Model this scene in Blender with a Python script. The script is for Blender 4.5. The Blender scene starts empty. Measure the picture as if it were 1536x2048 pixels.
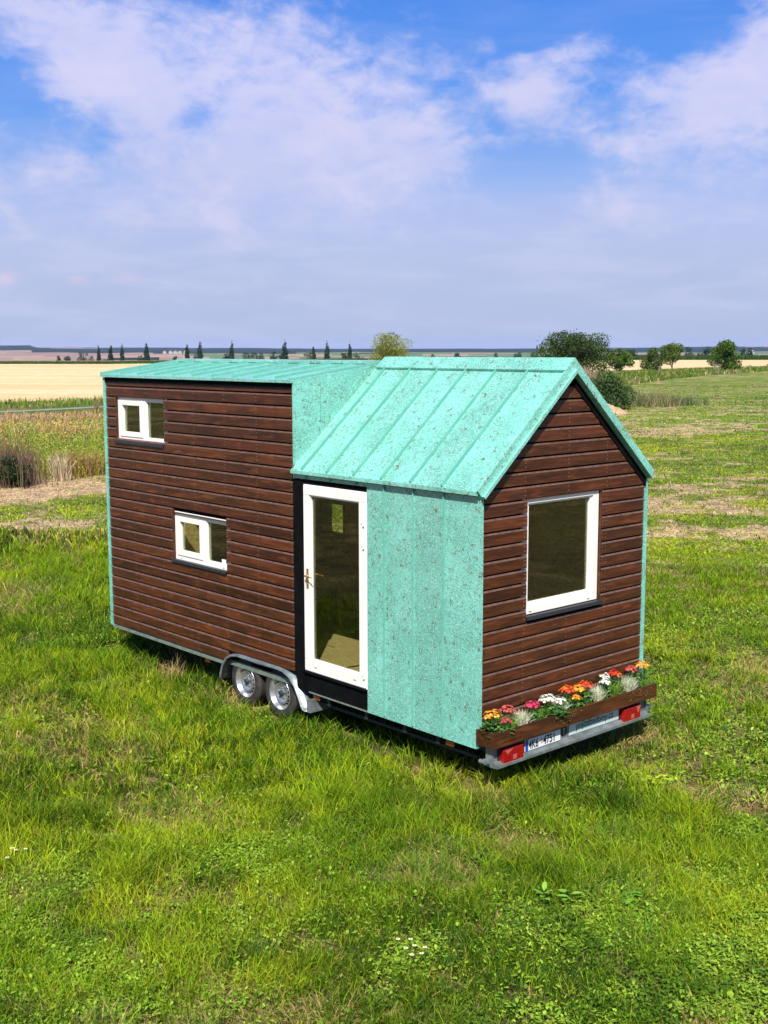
import bpy, math, random
import numpy as np
from mathutils import Vector, Matrix
random.seed(7)
RNG = np.random.default_rng(11)
scene = bpy.context.scene
COL = scene.collection
PI = math.pi

# ------------------------------------------------------------------ camera
F_PX, YAW, PITCH, ROLL = 2379.94, 0.7331, -0.1364, -0.0019
CAM = np.array([-7.7317, -7.3056, 4.1117])
fwd = Vector((math.sin(YAW)*math.cos(PITCH), math.cos(YAW)*math.cos(PITCH), math.sin(PITCH)))
rt = Vector((math.cos(YAW), -math.sin(YAW), 0)); up = rt.cross(fwd)
rt2 = rt*math.cos(ROLL)+up*math.sin(ROLL); up2 = -rt*math.sin(ROLL)+up*math.cos(ROLL)
cd = bpy.data.cameras.new('camera'); cam = bpy.data.objects.new('camera', cd); COL.objects.link(cam)
cd.sensor_fit = 'VERTICAL'; cd.sensor_height = 24; cd.lens = 24*F_PX/2048
cd.clip_start = .1; cd.clip_end = 30000
m = Matrix((rt2, up2, -fwd)).transposed().to_4x4(); m.translation = Vector(CAM)
cam.matrix_world = m
scene.camera = cam

def polar(az, d):                       # world point from the azimuth seen at the viewpoint and a distance
    return CAM[0]+np.sin(az)*d, CAM[1]+np.cos(az)*d

# ------------------------------------------------------------------ materials
def mat(name, col=(.5, .5, .5), rough=.6, metal=0, spec=.5):
    mt = bpy.data.materials.new(name); mt.use_nodes = True
    b = mt.node_tree.nodes['Principled BSDF']
    b.inputs['Base Color'].default_value = (*col, 1); b.inputs['Roughness'].default_value = rough
    b.inputs['Metallic'].default_value = metal; b.inputs['Specular IOR Level'].default_value = spec
    return mt
class NT:
    def __init__(s, tree): s.t = tree
    def n(s, typ, **kw):
        nd = s.t.nodes.new(typ)
        for k, v in kw.items(): setattr(nd, k, v)
        return nd
    def l(s, a, b): s.t.links.new(a, b)
    def put(s, sock, v):
        if isinstance(v, bpy.types.NodeSocket): s.l(v, sock)
        elif v is not None: sock.default_value = v
    def math(s, op, a, b=None, c=None, clamp=False):
        nd = s.n('ShaderNodeMath', operation=op, use_clamp=clamp)
        for i, v in enumerate((a, b, c)):
            if v is not None: s.put(nd.inputs[i], v)
        return nd.outputs[0]
    def mix(s, f, a, b, blend='MIX'):
        nd = s.n('ShaderNodeMix', data_type='RGBA', blend_type=blend)
        s.put(nd.inputs['Factor'], f)
        for k, v in (('A', a), ('B', b)):
            sk = [i for i in nd.inputs if i.name == k and i.type == 'RGBA'][0]
            s.put(sk, (*v, 1) if isinstance(v, tuple) and len(v) == 3 else v)
        return [o for o in nd.outputs if o.type == 'RGBA'][0]
    def noise(s, vec, scale, detail=3, dist=0, rough=.5):
        nd = s.n('ShaderNodeTexNoise'); nd.inputs['Scale'].default_value = scale
        nd.inputs['Detail'].default_value = detail; nd.inputs['Distortion'].default_value = dist
        nd.inputs['Roughness'].default_value = rough
        if vec is not None: s.l(vec, nd.inputs['Vector'])
        return nd.outputs['Fac']
    def step(s, v, a, b, o0=0., o1=1.):
        nd = s.n('ShaderNodeMapRange', interpolation_type='SMOOTHSTEP')
        s.put(nd.inputs['Value'], v); s.put(nd.inputs['From Min'], a); s.put(nd.inputs['From Max'], b)
        s.put(nd.inputs['To Min'], o0); s.put(nd.inputs['To Max'], o1)
        return nd.outputs['Result']
    def scalev(s, vec, sc):
        nd = s.n('ShaderNodeMapping'); s.l(vec, nd.inputs['Vector']); nd.inputs['Scale'].default_value = sc
        return nd.outputs['Vector']
def nodes(mt):
    t = NT(mt.node_tree); return t, mt.node_tree.nodes['Principled BSDF'], t.n('ShaderNodeTexCoord')

def attr_mat(name, rough=.6, transl=0., noise=None, spec=.3, bump=None):
    mt = mat(name, rough=rough, spec=spec); t, b, tc = nodes(mt)
    a = t.n('ShaderNodeAttribute', attribute_name='col').outputs['Color']
    if noise:
        for sc, lo, hi in noise:
            f = t.noise(tc.outputs['Object'], sc, 4, 0, .6)
            v = t.step(f, .3, .7, lo, hi)
            a = t.mix(1., a, t.n('ShaderNodeCombineColor').outputs[0], 'MULTIPLY') if False else t.mix(1., a, v, 'MULTIPLY')
    t.l(a, b.inputs['Base Color'])
    if bump:
        bp_ = t.n('ShaderNodeBump'); bp_.inputs['Strength'].default_value = bump[1]; bp_.inputs['Distance'].default_value = bump[2]
        t.l(t.noise(tc.outputs['Object'], bump[0], 5, 0, .65), bp_.inputs['Height']); t.l(bp_.outputs[0], b.inputs['Normal'])
    if transl:
        out = mt.node_tree.nodes['Material Output']
        tr = t.n('ShaderNodeBsdfTranslucent'); t.l(a, tr.inputs['Color'])
        mx = t.n('ShaderNodeMixShader'); mx.inputs[0].default_value = transl
        t.l(b.outputs[0], mx.inputs[1]); t.l(tr.outputs[0], mx.inputs[2]); t.l(mx.outputs[0], out.inputs['Surface'])
    return mt

def wood_mat(name, sc):
    mt = mat(name, rough=.45, spec=.32); t, b, tc = nodes(mt); o = tc.outputs['Object']
    tint = t.n('ShaderNodeAttribute', attribute_name='col').outputs['Color']
    v = t.scalev(o, sc)
    g = t.noise(v, 1., 6, .6, .62)
    g2 = t.noise(t.scalev(o, tuple(q*4 for q in sc)), 1., 3, .2)
    blot = t.noise(t.scalev(o, tuple(q*.18+1.2 for q in sc)), 1., 2)
    c = t.mix(t.step(g, .3, .72), (.024, .0084, .0040), (.100, .031, .0105))
    c = t.mix(t.step(blot, .40, .66, 0, .8), c, (.013, .0065, .0045))
    c = t.mix(t.step(t.noise(t.scalev(o, tuple(q*.22+2.2 for q in sc)), 1.3, 3), .54, .72, 0, .6), c, (.175, .056, .016))
    c = t.mix(t.step(g2, .35, .65, 0, .35), c, (.14, .047, .018))
    c = t.mix(1., c, tint, 'MULTIPLY')
    t.l(c, b.inputs['Base Color'])
    t.l(t.step(g, .3, .7, .28, .48), b.inputs['Roughness'])
    bn = t.n('ShaderNodeBump'); bn.inputs['Strength'].default_value = .25; bn.inputs['Distance'].default_value = .002
    t.l(g2, bn.inputs['Height']); t.l(bn.outputs[0], b.inputs['Normal'])
    return mt

def patina_mat():
    mt = mat('patina_green_metal', rough=.24, spec=1.); t, b, tc = nodes(mt); o = tc.outputs['Object']
    n1 = t.noise(t.scalev(o, (1, 1, 1.25)), 27, 2, 1.8, .5)
    line = t.math('ABSOLUTE', t.math('SUBTRACT', n1, .5))
    line = t.step(line, .0, .075, 1, 0)
    l2 = t.step(t.math('ABSOLUTE', t.math('SUBTRACT', t.noise(o, 55, 1, .8, .5), .5)), 0., .05, 1, 0)
    msk = t.step(t.noise(o, 4, 3, 0, .6), .34, .58, .55, 1.)
    n2 = t.noise(o, 19, 3, .6, .6)
    blot = t.step(n2, .585, .68, 0, .95)
    sheet = t.n('ShaderNodeTexWhiteNoise', noise_dimensions='1D'); sxyz = t.n('ShaderNodeSeparateXYZ'); t.l(o, sxyz.inputs[0])
    t.l(t.math('FLOOR', t.math('DIVIDE', t.math('ADD', sxyz.outputs[1], 1.25), .4175)), sheet.inputs['W'])
    c0 = t.mix(t.step(t.noise(o, 1.8, 3), .3, .7), (.160, .49, .395), (.215, .59, .49))
    c0 = t.mix(1., c0, t.step(sheet.outputs['Value'], 0., 1., .90, 1.07), 'MULTIPLY')
    c = t.mix(t.math('MULTIPLY', t.math('MULTIPLY', line, msk), .85), c0, (.085, .14, .10))
    c = t.mix(t.math('MULTIPLY', t.math('MULTIPLY', l2, msk), .45), c, (.10, .20, .15))
    c = t.mix(t.math('MULTIPLY', blot, msk), c, (.13, .10, .06))
    c = t.mix(t.step(t.noise(o, 70, 2), .57, .70, 0, .6), c, (.42, .78, .70))
    t.l(c, b.inputs['Base Color'])
    bn = t.n('ShaderNodeBump'); bn.inputs['Strength'].default_value = .15; bn.inputs['Distance'].default_value = .006
    t.l(t.noise(o, 3.5, 3), bn.inputs['Height']); t.l(bn.outputs[0], b.inputs['Normal'])
    return mt

def noisy_mat(name, c1, c2, scale, rough=.6, metal=0, spec=.4, sc=(1, 1, 1), bump=0, detail=4):
    mt = mat(name, rough=rough, metal=metal, spec=spec); t, b, tc = nodes(mt)
    f = t.noise(t.scalev(tc.outputs['Object'], sc), scale, detail, .3, .6)
    t.l(t.mix(t.step(f, .3, .7), c1, c2), b.inputs['Base Color'])
    if bump:
        bn = t.n('ShaderNodeBump'); bn.inputs['Strength'].default_value = bump; bn.inputs['Distance'].default_value = .01
        t.l(f, bn.inputs['Height']); t.l(bn.outputs[0], b.inputs['Normal'])
    return mt

def glass_mat():
    mt = bpy.data.materials.new('window_glass'); mt.use_nodes = True; nt = mt.node_tree
    nt.nodes.remove(nt.nodes['Principled BSDF']); t = NT(nt); out = nt.nodes['Material Output']
    tr = t.n('ShaderNodeBsdfTransparent'); tr.inputs[0].default_value = (.82, .84, .72, 1)
    gl = t.n('ShaderNodeBsdfGlossy'); gl.inputs['Roughness'].default_value = .015; gl.inputs['Color'].default_value = (.9, .95, .9, 1)
    lw = t.n('ShaderNodeLayerWeight'); lw.inputs[0].default_value = .5
    f = t.math('ADD', t.math('MULTIPLY', t.math('POWER', lw.outputs['Facing'], 4.), .9), .05, clamp=True)
    mx = t.n('ShaderNodeMixShader'); t.l(f, mx.inputs[0]); t.l(tr.outputs[0], mx.inputs[1]); t.l(gl.outputs[0], mx.inputs[2])
    t.l(mx.outputs[0], out.inputs['Surface']); return mt

M = dict(
    wood_side=wood_mat('dark_stained_planks', (30, 1.6, 55)), wood_end=wood_mat('dark_stained_planks_end', (1.6, 30, 55)),
    green=patina_mat(), white=noisy_mat('white_plastic', (.78, .75, .69), (.72, .69, .63), 3, .35),
    black=noisy_mat('black_membrane', (.0025, .0025, .003), (.006, .006, .006), 8, .85, spec=.06),
    glass=glass_mat(), arris=noisy_mat('plank_edge_painted_sheen', (.070, .036, .022), (.135, .075, .050), 16, .45, spec=.6), seam=noisy_mat('seam_green_metal_shaded', (.10, .34, .27), (.14, .41, .33), 4, .5, spec=.5), sill=mat('anthracite_sill', (.022, .023, .028), .5),  # arris: paler colour paints in the sky sheen on plank top edges
    osb=noisy_mat('strand_board', (.34, .25, .12), (.62, .49, .26), 26, .75, sc=(1, 1, 1.6), bump=.3),
    ply=noisy_mat('plywood', (.40, .29, .18), (.55, .42, .28), 6, .6, sc=(6, 1, 1)),
    zinc=noisy_mat('galvanised_steel', (.14, .17, .165), (.27, .30, .305), 9, .42, .5, detail=7),
    zinc_dull=noisy_mat('dull_galvanised_steel', (.14, .175, .14), (.23, .27, .22), 14, .55, .3),
    dark_steel=noisy_mat('dark_steel', (.02, .022, .024), (.045, .05, .05), 10, .6, .3),
    tyre=noisy_mat('tyre_rubber', (.020, .019, .018), (.045, .038, .032), 12, .8, spec=.3),
    rim=noisy_mat('silver_rim', (.46, .46, .47), (.58, .58, .58), 8, .28, .8),
    red=noisy_mat('red_lens', (.34, .006, .006), (.16, .003, .004), 60, .2), redlight=mat('clear_lens', (.40, .09, .08), .18),
    orange=mat('orange_reflector', (.55, .13, .02), .3), brass=mat('brass', (.62, .36, .10), .28, .8),
    plate=mat('plate_white', (.66, .67, .66), .4), blue=mat('plate_blue', (.01, .05, .35), .4),
    ink=mat('black_ink', (.01, .01, .012), .5), gink=mat('dark_green_ink', (.02, .09, .07), .5),
    signgrey=noisy_mat('pale_grey_metal', (.44, .52, .48), (.52, .60, .56), 5, .45, .1),
    screw=mat('screw_heads', (.30, .17, .09), .5, .3), soil=noisy_mat('potting_soil', (.02, .014, .008), (.05, .035, .02), 60, .9),
    leaf=attr_mat('plant_leaf', .5, .3, spec=.12), petal=attr_mat('flower_petal', .6, .3),
    grass=attr_mat('grass_blades', .7, .34, spec=.06), treeleaf=attr_mat('tree_leaf', .6, .2, spec=.06),
    bark=noisy_mat('bark', (.06, .045, .03), (.14, .11, .08), 20, .9),
    ground=attr_mat('ground_cover', .95, 0, [(2.2, .55, 1.3), (9., .5, 1.3), (38., .5, 1.3), (.35, .88, 1.1)], .1, (14., 1., .10)),
    stub=attr_mat('stubble', .95, 0, [(.5, .9, 1.08), (5., .8, 1.12), (45., .75, 1.15)], .1, (12., .6, .04)),
    far=attr_mat('far_land', .95, 0, [(.012, .85, 1.15), (.05, .85, 1.1)], .1),
    straw=noisy_mat('straw', (.30, .20, .10), (.50, .35, .19), 5, .95, bump=.9, detail=8),
    post=noisy_mat('weathered_post', (.17, .145, .12), (.28, .25, .21), 9, .8),
    gravel=noisy_mat('pale_track', (.13, .17, .07), (.26, .28, .17), 1.5, .9),
    housewall=mat('render_white', (.50, .46, .43), .8), redroof=mat('grey_roof', (.30, .24, .22), .8),
)

# ------------------------------------------------------------------ mesh helpers
def tag(o, label=None, cat=None, group=None, kind=None):
    if label: o['label'] = label
    if cat: o['category'] = cat
    if group: o['group'] = group
    if kind: o['kind'] = kind
    return o
def empty(name, loc, label, cat, group=None):
    o = bpy.data.objects.new(name, None); COL.objects.link(o); o.location = loc; o.empty_display_size = .2
    return tag(o, label, cat, group)
def link(name, me, mats, parent=None):
    for q in (mats if isinstance(mats, (list, tuple)) else [mats]): me.materials.append(M[q])
    o = bpy.data.objects.new(name, me); COL.objects.link(o)
    if parent is not None:
        o.parent = parent
        w = Vector((0, 0, 0)); p = parent
        while p is not None: w += p.location; p = p.parent
        o.location = -w          # part meshes are modelled in world coordinates
    return o
class MB:
    def __init__(s): s.v = []; s.f = []; s.mi = []; s.c = []; s.cur = (1, 1, 1); s.m = 0; s.sm = []
    def add(s, vs, fs, smooth=False):
        k = len(s.v); s.v += [tuple(q) for q in vs]
        for f in fs: s.f.append([k+i for i in f]); s.mi.append(s.m); s.c.append(s.cur); s.sm.append(smooth)
    def box(s, x0, x1, y0, y1, z0, z1):
        x0, x1 = min(x0, x1), max(x0, x1); y0, y1 = min(y0, y1), max(y0, y1); z0, z1 = min(z0, z1), max(z0, z1)
        s.add([(x0,y0,z0),(x1,y0,z0),(x1,y1,z0),(x0,y1,z0),(x0,y0,z1),(x1,y0,z1),(x1,y1,z1),(x0,y1,z1)],
              [(3,2,1,0),(4,5,6,7),(0,1,5,4),(1,2,6,5),(2,3,7,6),(3,0,4,7)])
    def prism(s, a, b):
        n = len(a); s.add(list(a)+list(b), [tuple(range(n))[::-1], tuple(range(n, 2*n))]+[(i, (i+1) % n, n+(i+1) % n, n+i) for i in range(n)])
    def ext(s, pts, vec):
        s.prism(pts, [tuple(p[i]+vec[i] for i in range(3)) for p in pts])
    def tube(s, path, rad, n=8, cap=True, smooth=True):
        P = [Vector(p) for p in path]; R = rad if isinstance(rad, (list, tuple)) else [rad]*len(P); rings = []
        for i, p in enumerate(P):
            d = (P[min(i+1, len(P)-1)]-P[max(i-1, 0)]).normalized()
            a = d.orthogonal().normalized() if i == 0 else (pa-d*pa.dot(d)).normalized()
            pa = a; b = d.cross(a)
            rings.append([p+(a*math.cos(2*PI*k/n)+b*math.sin(2*PI*k/n))*R[i] for k in range(n)])
        vs = [q for r in rings for q in r]; fs = []
        for i in range(len(P)-1):
            for k in range(n): fs.append((i*n+k, i*n+(k+1) % n, (i+1)*n+(k+1) % n, (i+1)*n+k))
        s.add(vs, fs, smooth)
        if cap: s.add(rings[0][::-1], [tuple(range(n))]); s.add(rings[-1], [tuple(range(n))])
    def lathe(s, prof, c, n=40, smooth=True):      # profile (x offset, radius) turned about an axle along x
        vs = []; fs = []
        for x, r in prof:
            for k in range(n):
                a = 2*PI*k/n; vs.append((c[0]+x, c[1]+r*math.cos(a), c[2]+r*math.sin(a)))
        for i in range(len(prof)-1):
            for k in range(n): fs.append((i*n+k, i*n+(k+1) % n, (i+1)*n+(k+1) % n, (i+1)*n+k))
        s.add(vs, fs, smooth)
    def build(s, name, mats, parent=None, bevel=0):
        me = bpy.data.meshes.new(name); me.from_pydata(s.v, [], s.f); me.update()
        me.polygons.foreach_set('material_index', s.mi); me.polygons.foreach_set('use_smooth', s.sm)
        at = me.attributes.new('col', 'FLOAT_COLOR', 'FACE')
        at.data.foreach_set('color', np.array([(*c, 1) for c in s.c], dtype=np.float32).ravel())
        o = link(name, me, mats, parent)
        if bevel:
            b = o.modifiers.new('bevel', 'BEVEL'); b.width = bevel; b.segments = 2; b.limit_method = 'ANGLE'
        return o

def np_mesh(name, verts, tris=None, quads=None, tcol=None, qcol=None):
    me = bpy.data.meshes.new(name)
    nt = 0 if tris is None else len(tris); nq = 0 if quads is None else len(quads)
    me.vertices.add(len(verts)); me.vertices.foreach_set('co', np.asarray(verts, np.float32).ravel())
    me.loops.add(nt*3+nq*4); me.polygons.add(nt+nq)
    li = []; ls = []; k = 0; cs = []
    if nt: li.append(np.asarray(tris, np.int32).ravel()); ls.append(np.arange(nt)*3); k = nt*3; cs.append(tcol)
    if nq: li.append(np.asarray(quads, np.int32).ravel()); ls.append(k+np.arange(nq)*4); cs.append(qcol)
    me.loops.foreach_set('vertex_index', np.concatenate(li).astype(np.int32))
    me.polygons.foreach_set('loop_start', np.concatenate(ls).astype(np.int32))
    me.update(calc_edges=True)
    c = np.concatenate(cs).astype(np.float32); c = np.hstack([c, np.ones((len(c), 1), np.float32)])
    at = me.attributes.new('col', 'FLOAT_COLOR', 'FACE'); at.data.foreach_set('color', c.ravel())
    return me

# ------------------------------------------------------------------ noise in numpy
def hsh(i, j, seed):
    n = (i.astype(np.int64)*374761393+j.astype(np.int64)*668265263+seed*974634533) & 0x7fffffff
    n = ((n ^ (n >> 13))*1274126177) & 0x7fffffff
    return ((n ^ (n >> 16)) & 0xffff)/65535.
def vn(x, y, seed):
    i = np.floor(x); j = np.floor(y); u = x-i; v = y-j; u = u*u*(3-2*u); v = v*v*(3-2*v)
    i = i.astype(np.int64); j = j.astype(np.int64)
    return (hsh(i, j, seed)*(1-u)+hsh(i+1, j, seed)*u)*(1-v)+(hsh(i, j+1, seed)*(1-u)+hsh(i+1, j+1, seed)*u)*v
def fbm(x, y, size, seed, octs=4):
    r = 0; a = .5; t = 0; x = np.asarray(x, float)/size; y = np.asarray(y, float)/size
    for o in range(octs):
        r = r+a*vn(x+o*17.3, y-o*9.1, seed+o); t += a; a *= .5; x = x*2.03; y = y*2.03
    return r/t
def sm(v, a, b):
    t = np.clip((v-a)/(b-a), 0, 1); return t*t*(3-2*t)
def mixc(a, b, f):
    f = np.asarray(f)[..., None]; return a*(1-f)+b*f

# ------------------------------------------------------------------ ground zones (world coordinates)
def to_az(pts):
    a = [(math.atan2(x-CAM[0], y-CAM[1]), math.hypot(x-CAM[0], y-CAM[1])) for x, y in pts]; a.sort()
    return np.array([q[0] for q in a]), np.array([q[1] for q in a])
NEAR_AZ, NEAR_D = to_az([(-6, 33), (2, 31), (6.5, 30.2), (8.6, 29.2), (10.1, 28.2), (12.2, 28.4), (55, 40), (63, 46), (93.5, 71.8), (106.6, 76.4), (178, 103.5), (188, 106.7), (300, 130)])
GOLD_AZ, GOLD_D = to_az([(5, 90), (27.8, 85.4), (32, 81.3), (41.5, 82.3), (156, 121), (168, 128), (242, 139), (273, 156.5), (420, 200)])
MZ_AZ, MZ_D = to_az([(80, 320), (139, 319), (160, 294), (383, 220), (480, 200)])
def polar_of(x, y):
    return np.arctan2(x-CAM[0], y-CAM[1]), np.hypot(x-CAM[0], y-CAM[1])
def near_d(a): return np.interp(a, NEAR_AZ, NEAR_D)
def gold_d(a): return np.interp(a, GOLD_AZ, GOLD_D)
def mz_d(a): return np.interp(a, MZ_AZ, MZ_D)
def mown(x, y):       # 0 in the long grass round the trailer, 1 in the mown field beyond
    s = ((x-3.8)*14.5+(y-18.7)*8.4)/16.76
    return sm(s+(fbm(x, y, 1.2, 5)-.5)*1.2, -.25, .35)
LUSH = np.array([.150, .260, .009]); YEL = np.array([.36, .44, .016]); DARK = np.array([.036, .100, .006])
DRY = np.array([.60, .43, .17]); SOIL = np.array([.24, .155, .085]); MOWG = np.array([.205, .335, .012]); BLUEG = np.array([.06, .17, .028])
def cover(x, y):
    """mean colour of the vegetation and the share of dry straw at a place"""
    mw = mown(x, y)
    a, d = polar_of(x, y)
    n1 = fbm(x, y, 1.6, 21); n2 = fbm(x, y, .55, 31); n3 = fbm(x, y, 4.5, 41); n4 = fbm(x, y, .8, 61)
    c = mixc(LUSH, YEL, sm(n1*.6+n3*.4, .42, .64)); c = mixc(c, DARK, sm(n2*.5+fbm(x, y, 2.6, 51)*.5, .50, .62)*.85)
    c = mixc(c, BLUEG, sm(n4, .62, .74)*.5)
    dry = sm(n4*.5+fbm(x, y, 2.1, 71)*.5, .50, .64)*.50+.07
    # mown field: swaths of straw and bright regrowth running along the field
    u = (x*.50+y*.87); w = (x*.87-y*.50)
    s1 = fbm(u, w*.75, 2.0, 81, 5); s2 = fbm(u*.8, w*.5, 5.0, 91); s3 = fbm(u, w*.8, .7, 95, 4)
    cm = mixc(MOWG, YEL*1.05, sm(s2*.5+n1*.5, .46, .61)*(1-.65*sm(d, 38, 85))); cm = mixc(cm, np.array([.15, .235, .03]), sm(d, 50, 110)*.6); cm = mixc(cm, DARK*1.5, sm(s3*.5+fbm(u, w*.5, 3.2, 101)*.5, .50, .62)*.75)
    fade = 1-sm(d, 55, 110)*.55
    drym = sm(s1*.4+s3*.4+fbm(x, y, 9., 97, 2)*.2, .475, .575)*.66*fade+.06
    c = mixc(c, cm, mw); dry = dry*(1-mw)+drym*mw
    # straw band lying in front of the weeds
    nd = near_d(a)
    sb = sm(d, nd*.80, nd*.86)*(1-sm(d, nd*1.0, nd*1.02))*(1-sm(a, .52, .62))
    dry = np.maximum(dry, sb*sm(fbm(x, y, 1.5, 111), .28, .5)*.95)
    return c, dry, mw
DRYM = np.array([.74, .52, .30])

# ------------------------------------------------------------------ terrain
RIDGE_A = np.array([.0, .40, .447, .452, .50, .62, .70, .80, .90, 1.0, 1.05, 1.3]); RIDGE_H = np.array([24, 27, 26, 15, 13, 9, 5, 3, 5, 11, 13, 13])
def height(a, d):
    h = -8.*sm(d, 440, 760)
    am = np.abs(((a+PI) % (2*PI))-PI)
    r = np.interp(am, RIDGE_A, RIDGE_H)+(vn(a*40, d*0, 3)-.5)*2.5+(vn(a*160, d*0, 4)-.5)*1.2
    h = h+(r+8)*sm(d, 3000, 7000)
    h = h+(vn(a*14, d/700, 8)-.5)*5*sm(d, 1200, 2500)*(1-sm(d, 5000, 7000))
    return h
def ground_rings(rings, azs):
    A, D = np.meshgrid(azs, rings); X, Y = polar(A, D)
    return A, D, X, Y, height(A, D)
azs = np.unique(np.concatenate([np.linspace(YAW-PI, YAW-.50, 60), np.linspace(YAW-.50, YAW+.50, 420), np.linspace(YAW+.50, YAW+PI, 60)]))
def far_color(a, d):
    ai = np.floor(a*26+np.floor(d/650)*.37).astype(np.int64); di = np.floor(np.log(d)*3.6).astype(np.int64)
    h1 = hsh(ai, di, 5)
    c = np.empty(a.shape+(3,)); tan = np.array([.34, .23, .17]); gr = np.array([.12, .17, .08]); dk = np.array([.012, .024, .016]); pk = np.array([.27, .18, .15])  # tan and pk lean purple to paint distance haze into the field colours
    left = 1-sm(a, .55, .60)
    p = .2+.6*left
    c[:] = gr; c[h1 < p] = tan; c[(h1 < p*.5)] = pk; c[h1 > .88] = dk
    fd = np.where(a < .449, 4300, 3500+900*(vn(a*30, a*0, 77)-.5)); c = mixc(c, dk, sm(d, fd, fd*1.04)*(h1 > .04))
    return c
def sheet(name, ring, cond, colf, m, label):
    A, D, X, Y, Z = ground_rings(ring, azs)
    V = np.stack([X, Y, Z], -1).reshape(-1, 3); nA = len(azs); nR = len(ring)
    i, j = np.meshgrid(np.arange(nR-1), np.arange(nA), indexing='ij'); j2 = (j+1) % nA if False else j+1
    ok = j < nA-1
    i, j = i[ok], j[ok]
    q = np.stack([i*nA+j, i*nA+j+1, (i+1)*nA+j+1, (i+1)*nA+j], -1)
    c = V[q].mean(1); a, d = polar_of(c[:, 0], c[:, 1])
    if cond is not None:
        k = cond(c[:, 0], c[:, 1], a, d); q = q[k]; c = c[k]; a = a[k]; d = d[k]
    col = colf(c[:, 0], c[:, 1], a, d)
    used, inv = np.unique(q, return_inverse=True); q = inv.reshape(q.shape)
    me = np_mesh(name, V[used], quads=q, qcol=col); o = link(name, me, m); tag(o, label, kind='structure'); return o
R1 = np.concatenate([[.0, 1.5, 3], np.geomspace(4.2, 430, 330)])
def isgold(x, y, a, d): return (d > gold_d(a)+(fbm(x, y, 9, 7)-.5)*5) & (a > .2) & (a < 1.35)
def c_near(x, y, a, d):
    c, dry, mw = cover(x, y)
    g = mixc(SOIL, c*.75, .35+.45*mw); g = mixc(g, DRY*.9, dry*.8*(1-mw)); g = mixc(g, DRYM*.9, np.minimum(dry*1.2, 1)*mw)
    g = mixc(g, c*.95, sm(d, 40, 90)*.7)
    g = mixc(g, DRYM*.9, dry*sm(d, 30, 60)*.9)
    nd = near_d(a); band = sm(d, nd*.98, nd*1.04)*((a > .1) & (a < 1.4))
    w = mixc(np.array([.13, .17, .05]), np.array([.30, .22, .12]), sm(fbm(x, y, 4, 66), .4, .6))
    return mixc(g, w, band)
def c_gold(x, y, a, d):
    u = x*.58-y*.81; w = x*.81+y*.58
    n = fbm(u*.12, w, 2.2, 13); n2 = fbm(u*.08, w, 9., 14)
    c = mixc(np.array([.60, .425, .215]), np.array([.72, .53, .30]), sm(n*.5+n2*.5, .35, .65))
    tr = (np.abs(((w+3) % 26)-13) < .8)
    c = mixc(c, np.array([.44, .36, .17]), tr*.45)
    return c
sheet('ground', R1, lambda x, y, a, d: ~isgold(x, y, a, d), c_near, 'ground', 'green meadow with mown swaths, dry straw patches and a weedy ditch')
sheet('stubble_field', R1, isgold, c_gold, 'stub', 'golden harvested stubble field beyond the weedy ditch')
sheet('far_terrain', np.concatenate([np.linspace(430, 760, 14), np.geomspace(760, 9000, 90)[1:]]), None, lambda x, y, a, d: far_color(a, d), 'far', 'distant fields and low wooded hills on the horizon')
me_path = []

# ------------------------------------------------------------------ grass
CAMA = YAW
def scatter(n, d0, d1, half=.46, a0=None, a1=None, p=1.):
    """random places in a sector, even per square metre (p=1) or thinning with distance (p<1)"""
    u = RNG.random(n); e = 1+p
    d = (d0**e+(d1**e-d0**e)*u)**(1/e)
    a = RNG.uniform(CAMA-half if a0 is None else a0, CAMA+half if a1 is None else a1, n)
    x, y = polar(a, d); return x, y, a, d
def blades(x, y, z, h, w, lean, col, bend=.5):
    n = len(x); th = RNG.uniform(0, 2*PI, n); ph = RNG.uniform(0, 2*PI, n)
    dx, dy = np.cos(th), np.sin(th); wx, wy = np.cos(ph)*w*.5, np.sin(ph)*w*.5
    l1 = lean; l2 = np.minimum(lean+bend*RNG.uniform(.3, 1.2, n), 1.55)
    mx = x+dx*np.sin(l1)*h*.5; my = y+dy*np.sin(l1)*h*.5; mz = z+np.cos(l1)*h*.5
    tx = mx+dx*np.sin(l2)*h*.5; ty = my+dy*np.sin(l2)*h*.5; tz = mz+np.cos(l2)*h*.5
    V = np.stack([np.stack([x-wx, y-wy, z], -1), np.stack([x+wx, y+wy, z], -1), np.stack([mx+wx*.8, my+wy*.8, mz], -1),
                  np.stack([mx-wx*.8, my-wy*.8, mz], -1), np.stack([tx, ty, tz], -1)], 1).reshape(-1, 3)
    k = np.arange(n)*5
    return V, np.stack([k+3, k+2, k+4], -1), np.stack([k, k+1, k+2, k+3], -1), col
def grass_object(name, parts, m='grass', label=None, cat=None):
    V = []; T = []; Q = []; C = []; k = 0
    for v, t, q, c in parts: V.append(v); T.append(t+k); Q.append(q+k); C.append(c); k += len(v)
    C = np.concatenate(C)
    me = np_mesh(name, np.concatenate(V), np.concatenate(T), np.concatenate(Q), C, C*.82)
    return tag(link(name, me, m), label, cat, kind='stuff')
def jitter(c, s=.40):
    n = len(c); return np.clip(c*(1+RNG.normal(0, s, (n, 1)))*(1+RNG.normal(0, s*.25, (n, 3))), .005, .85)
def clear_house(x, y):
    inside = (x > .05) & (x < 2.45) & (y > .1) & (y < 6.6)
    wheel = (x > -.03) & (x < .3) & (y > 2.72) & (y < 4.1)
    return ~(wheel | (inside & (RNG.random(len(x)) < .55)))
def dhouse(x, y):
    dx = np.maximum(np.maximum(-x, x-2.5), 0); dy = np.maximum(np.maximum(-.3-y, y-6.7), 0); return np.hypot(dx, dy)

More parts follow.
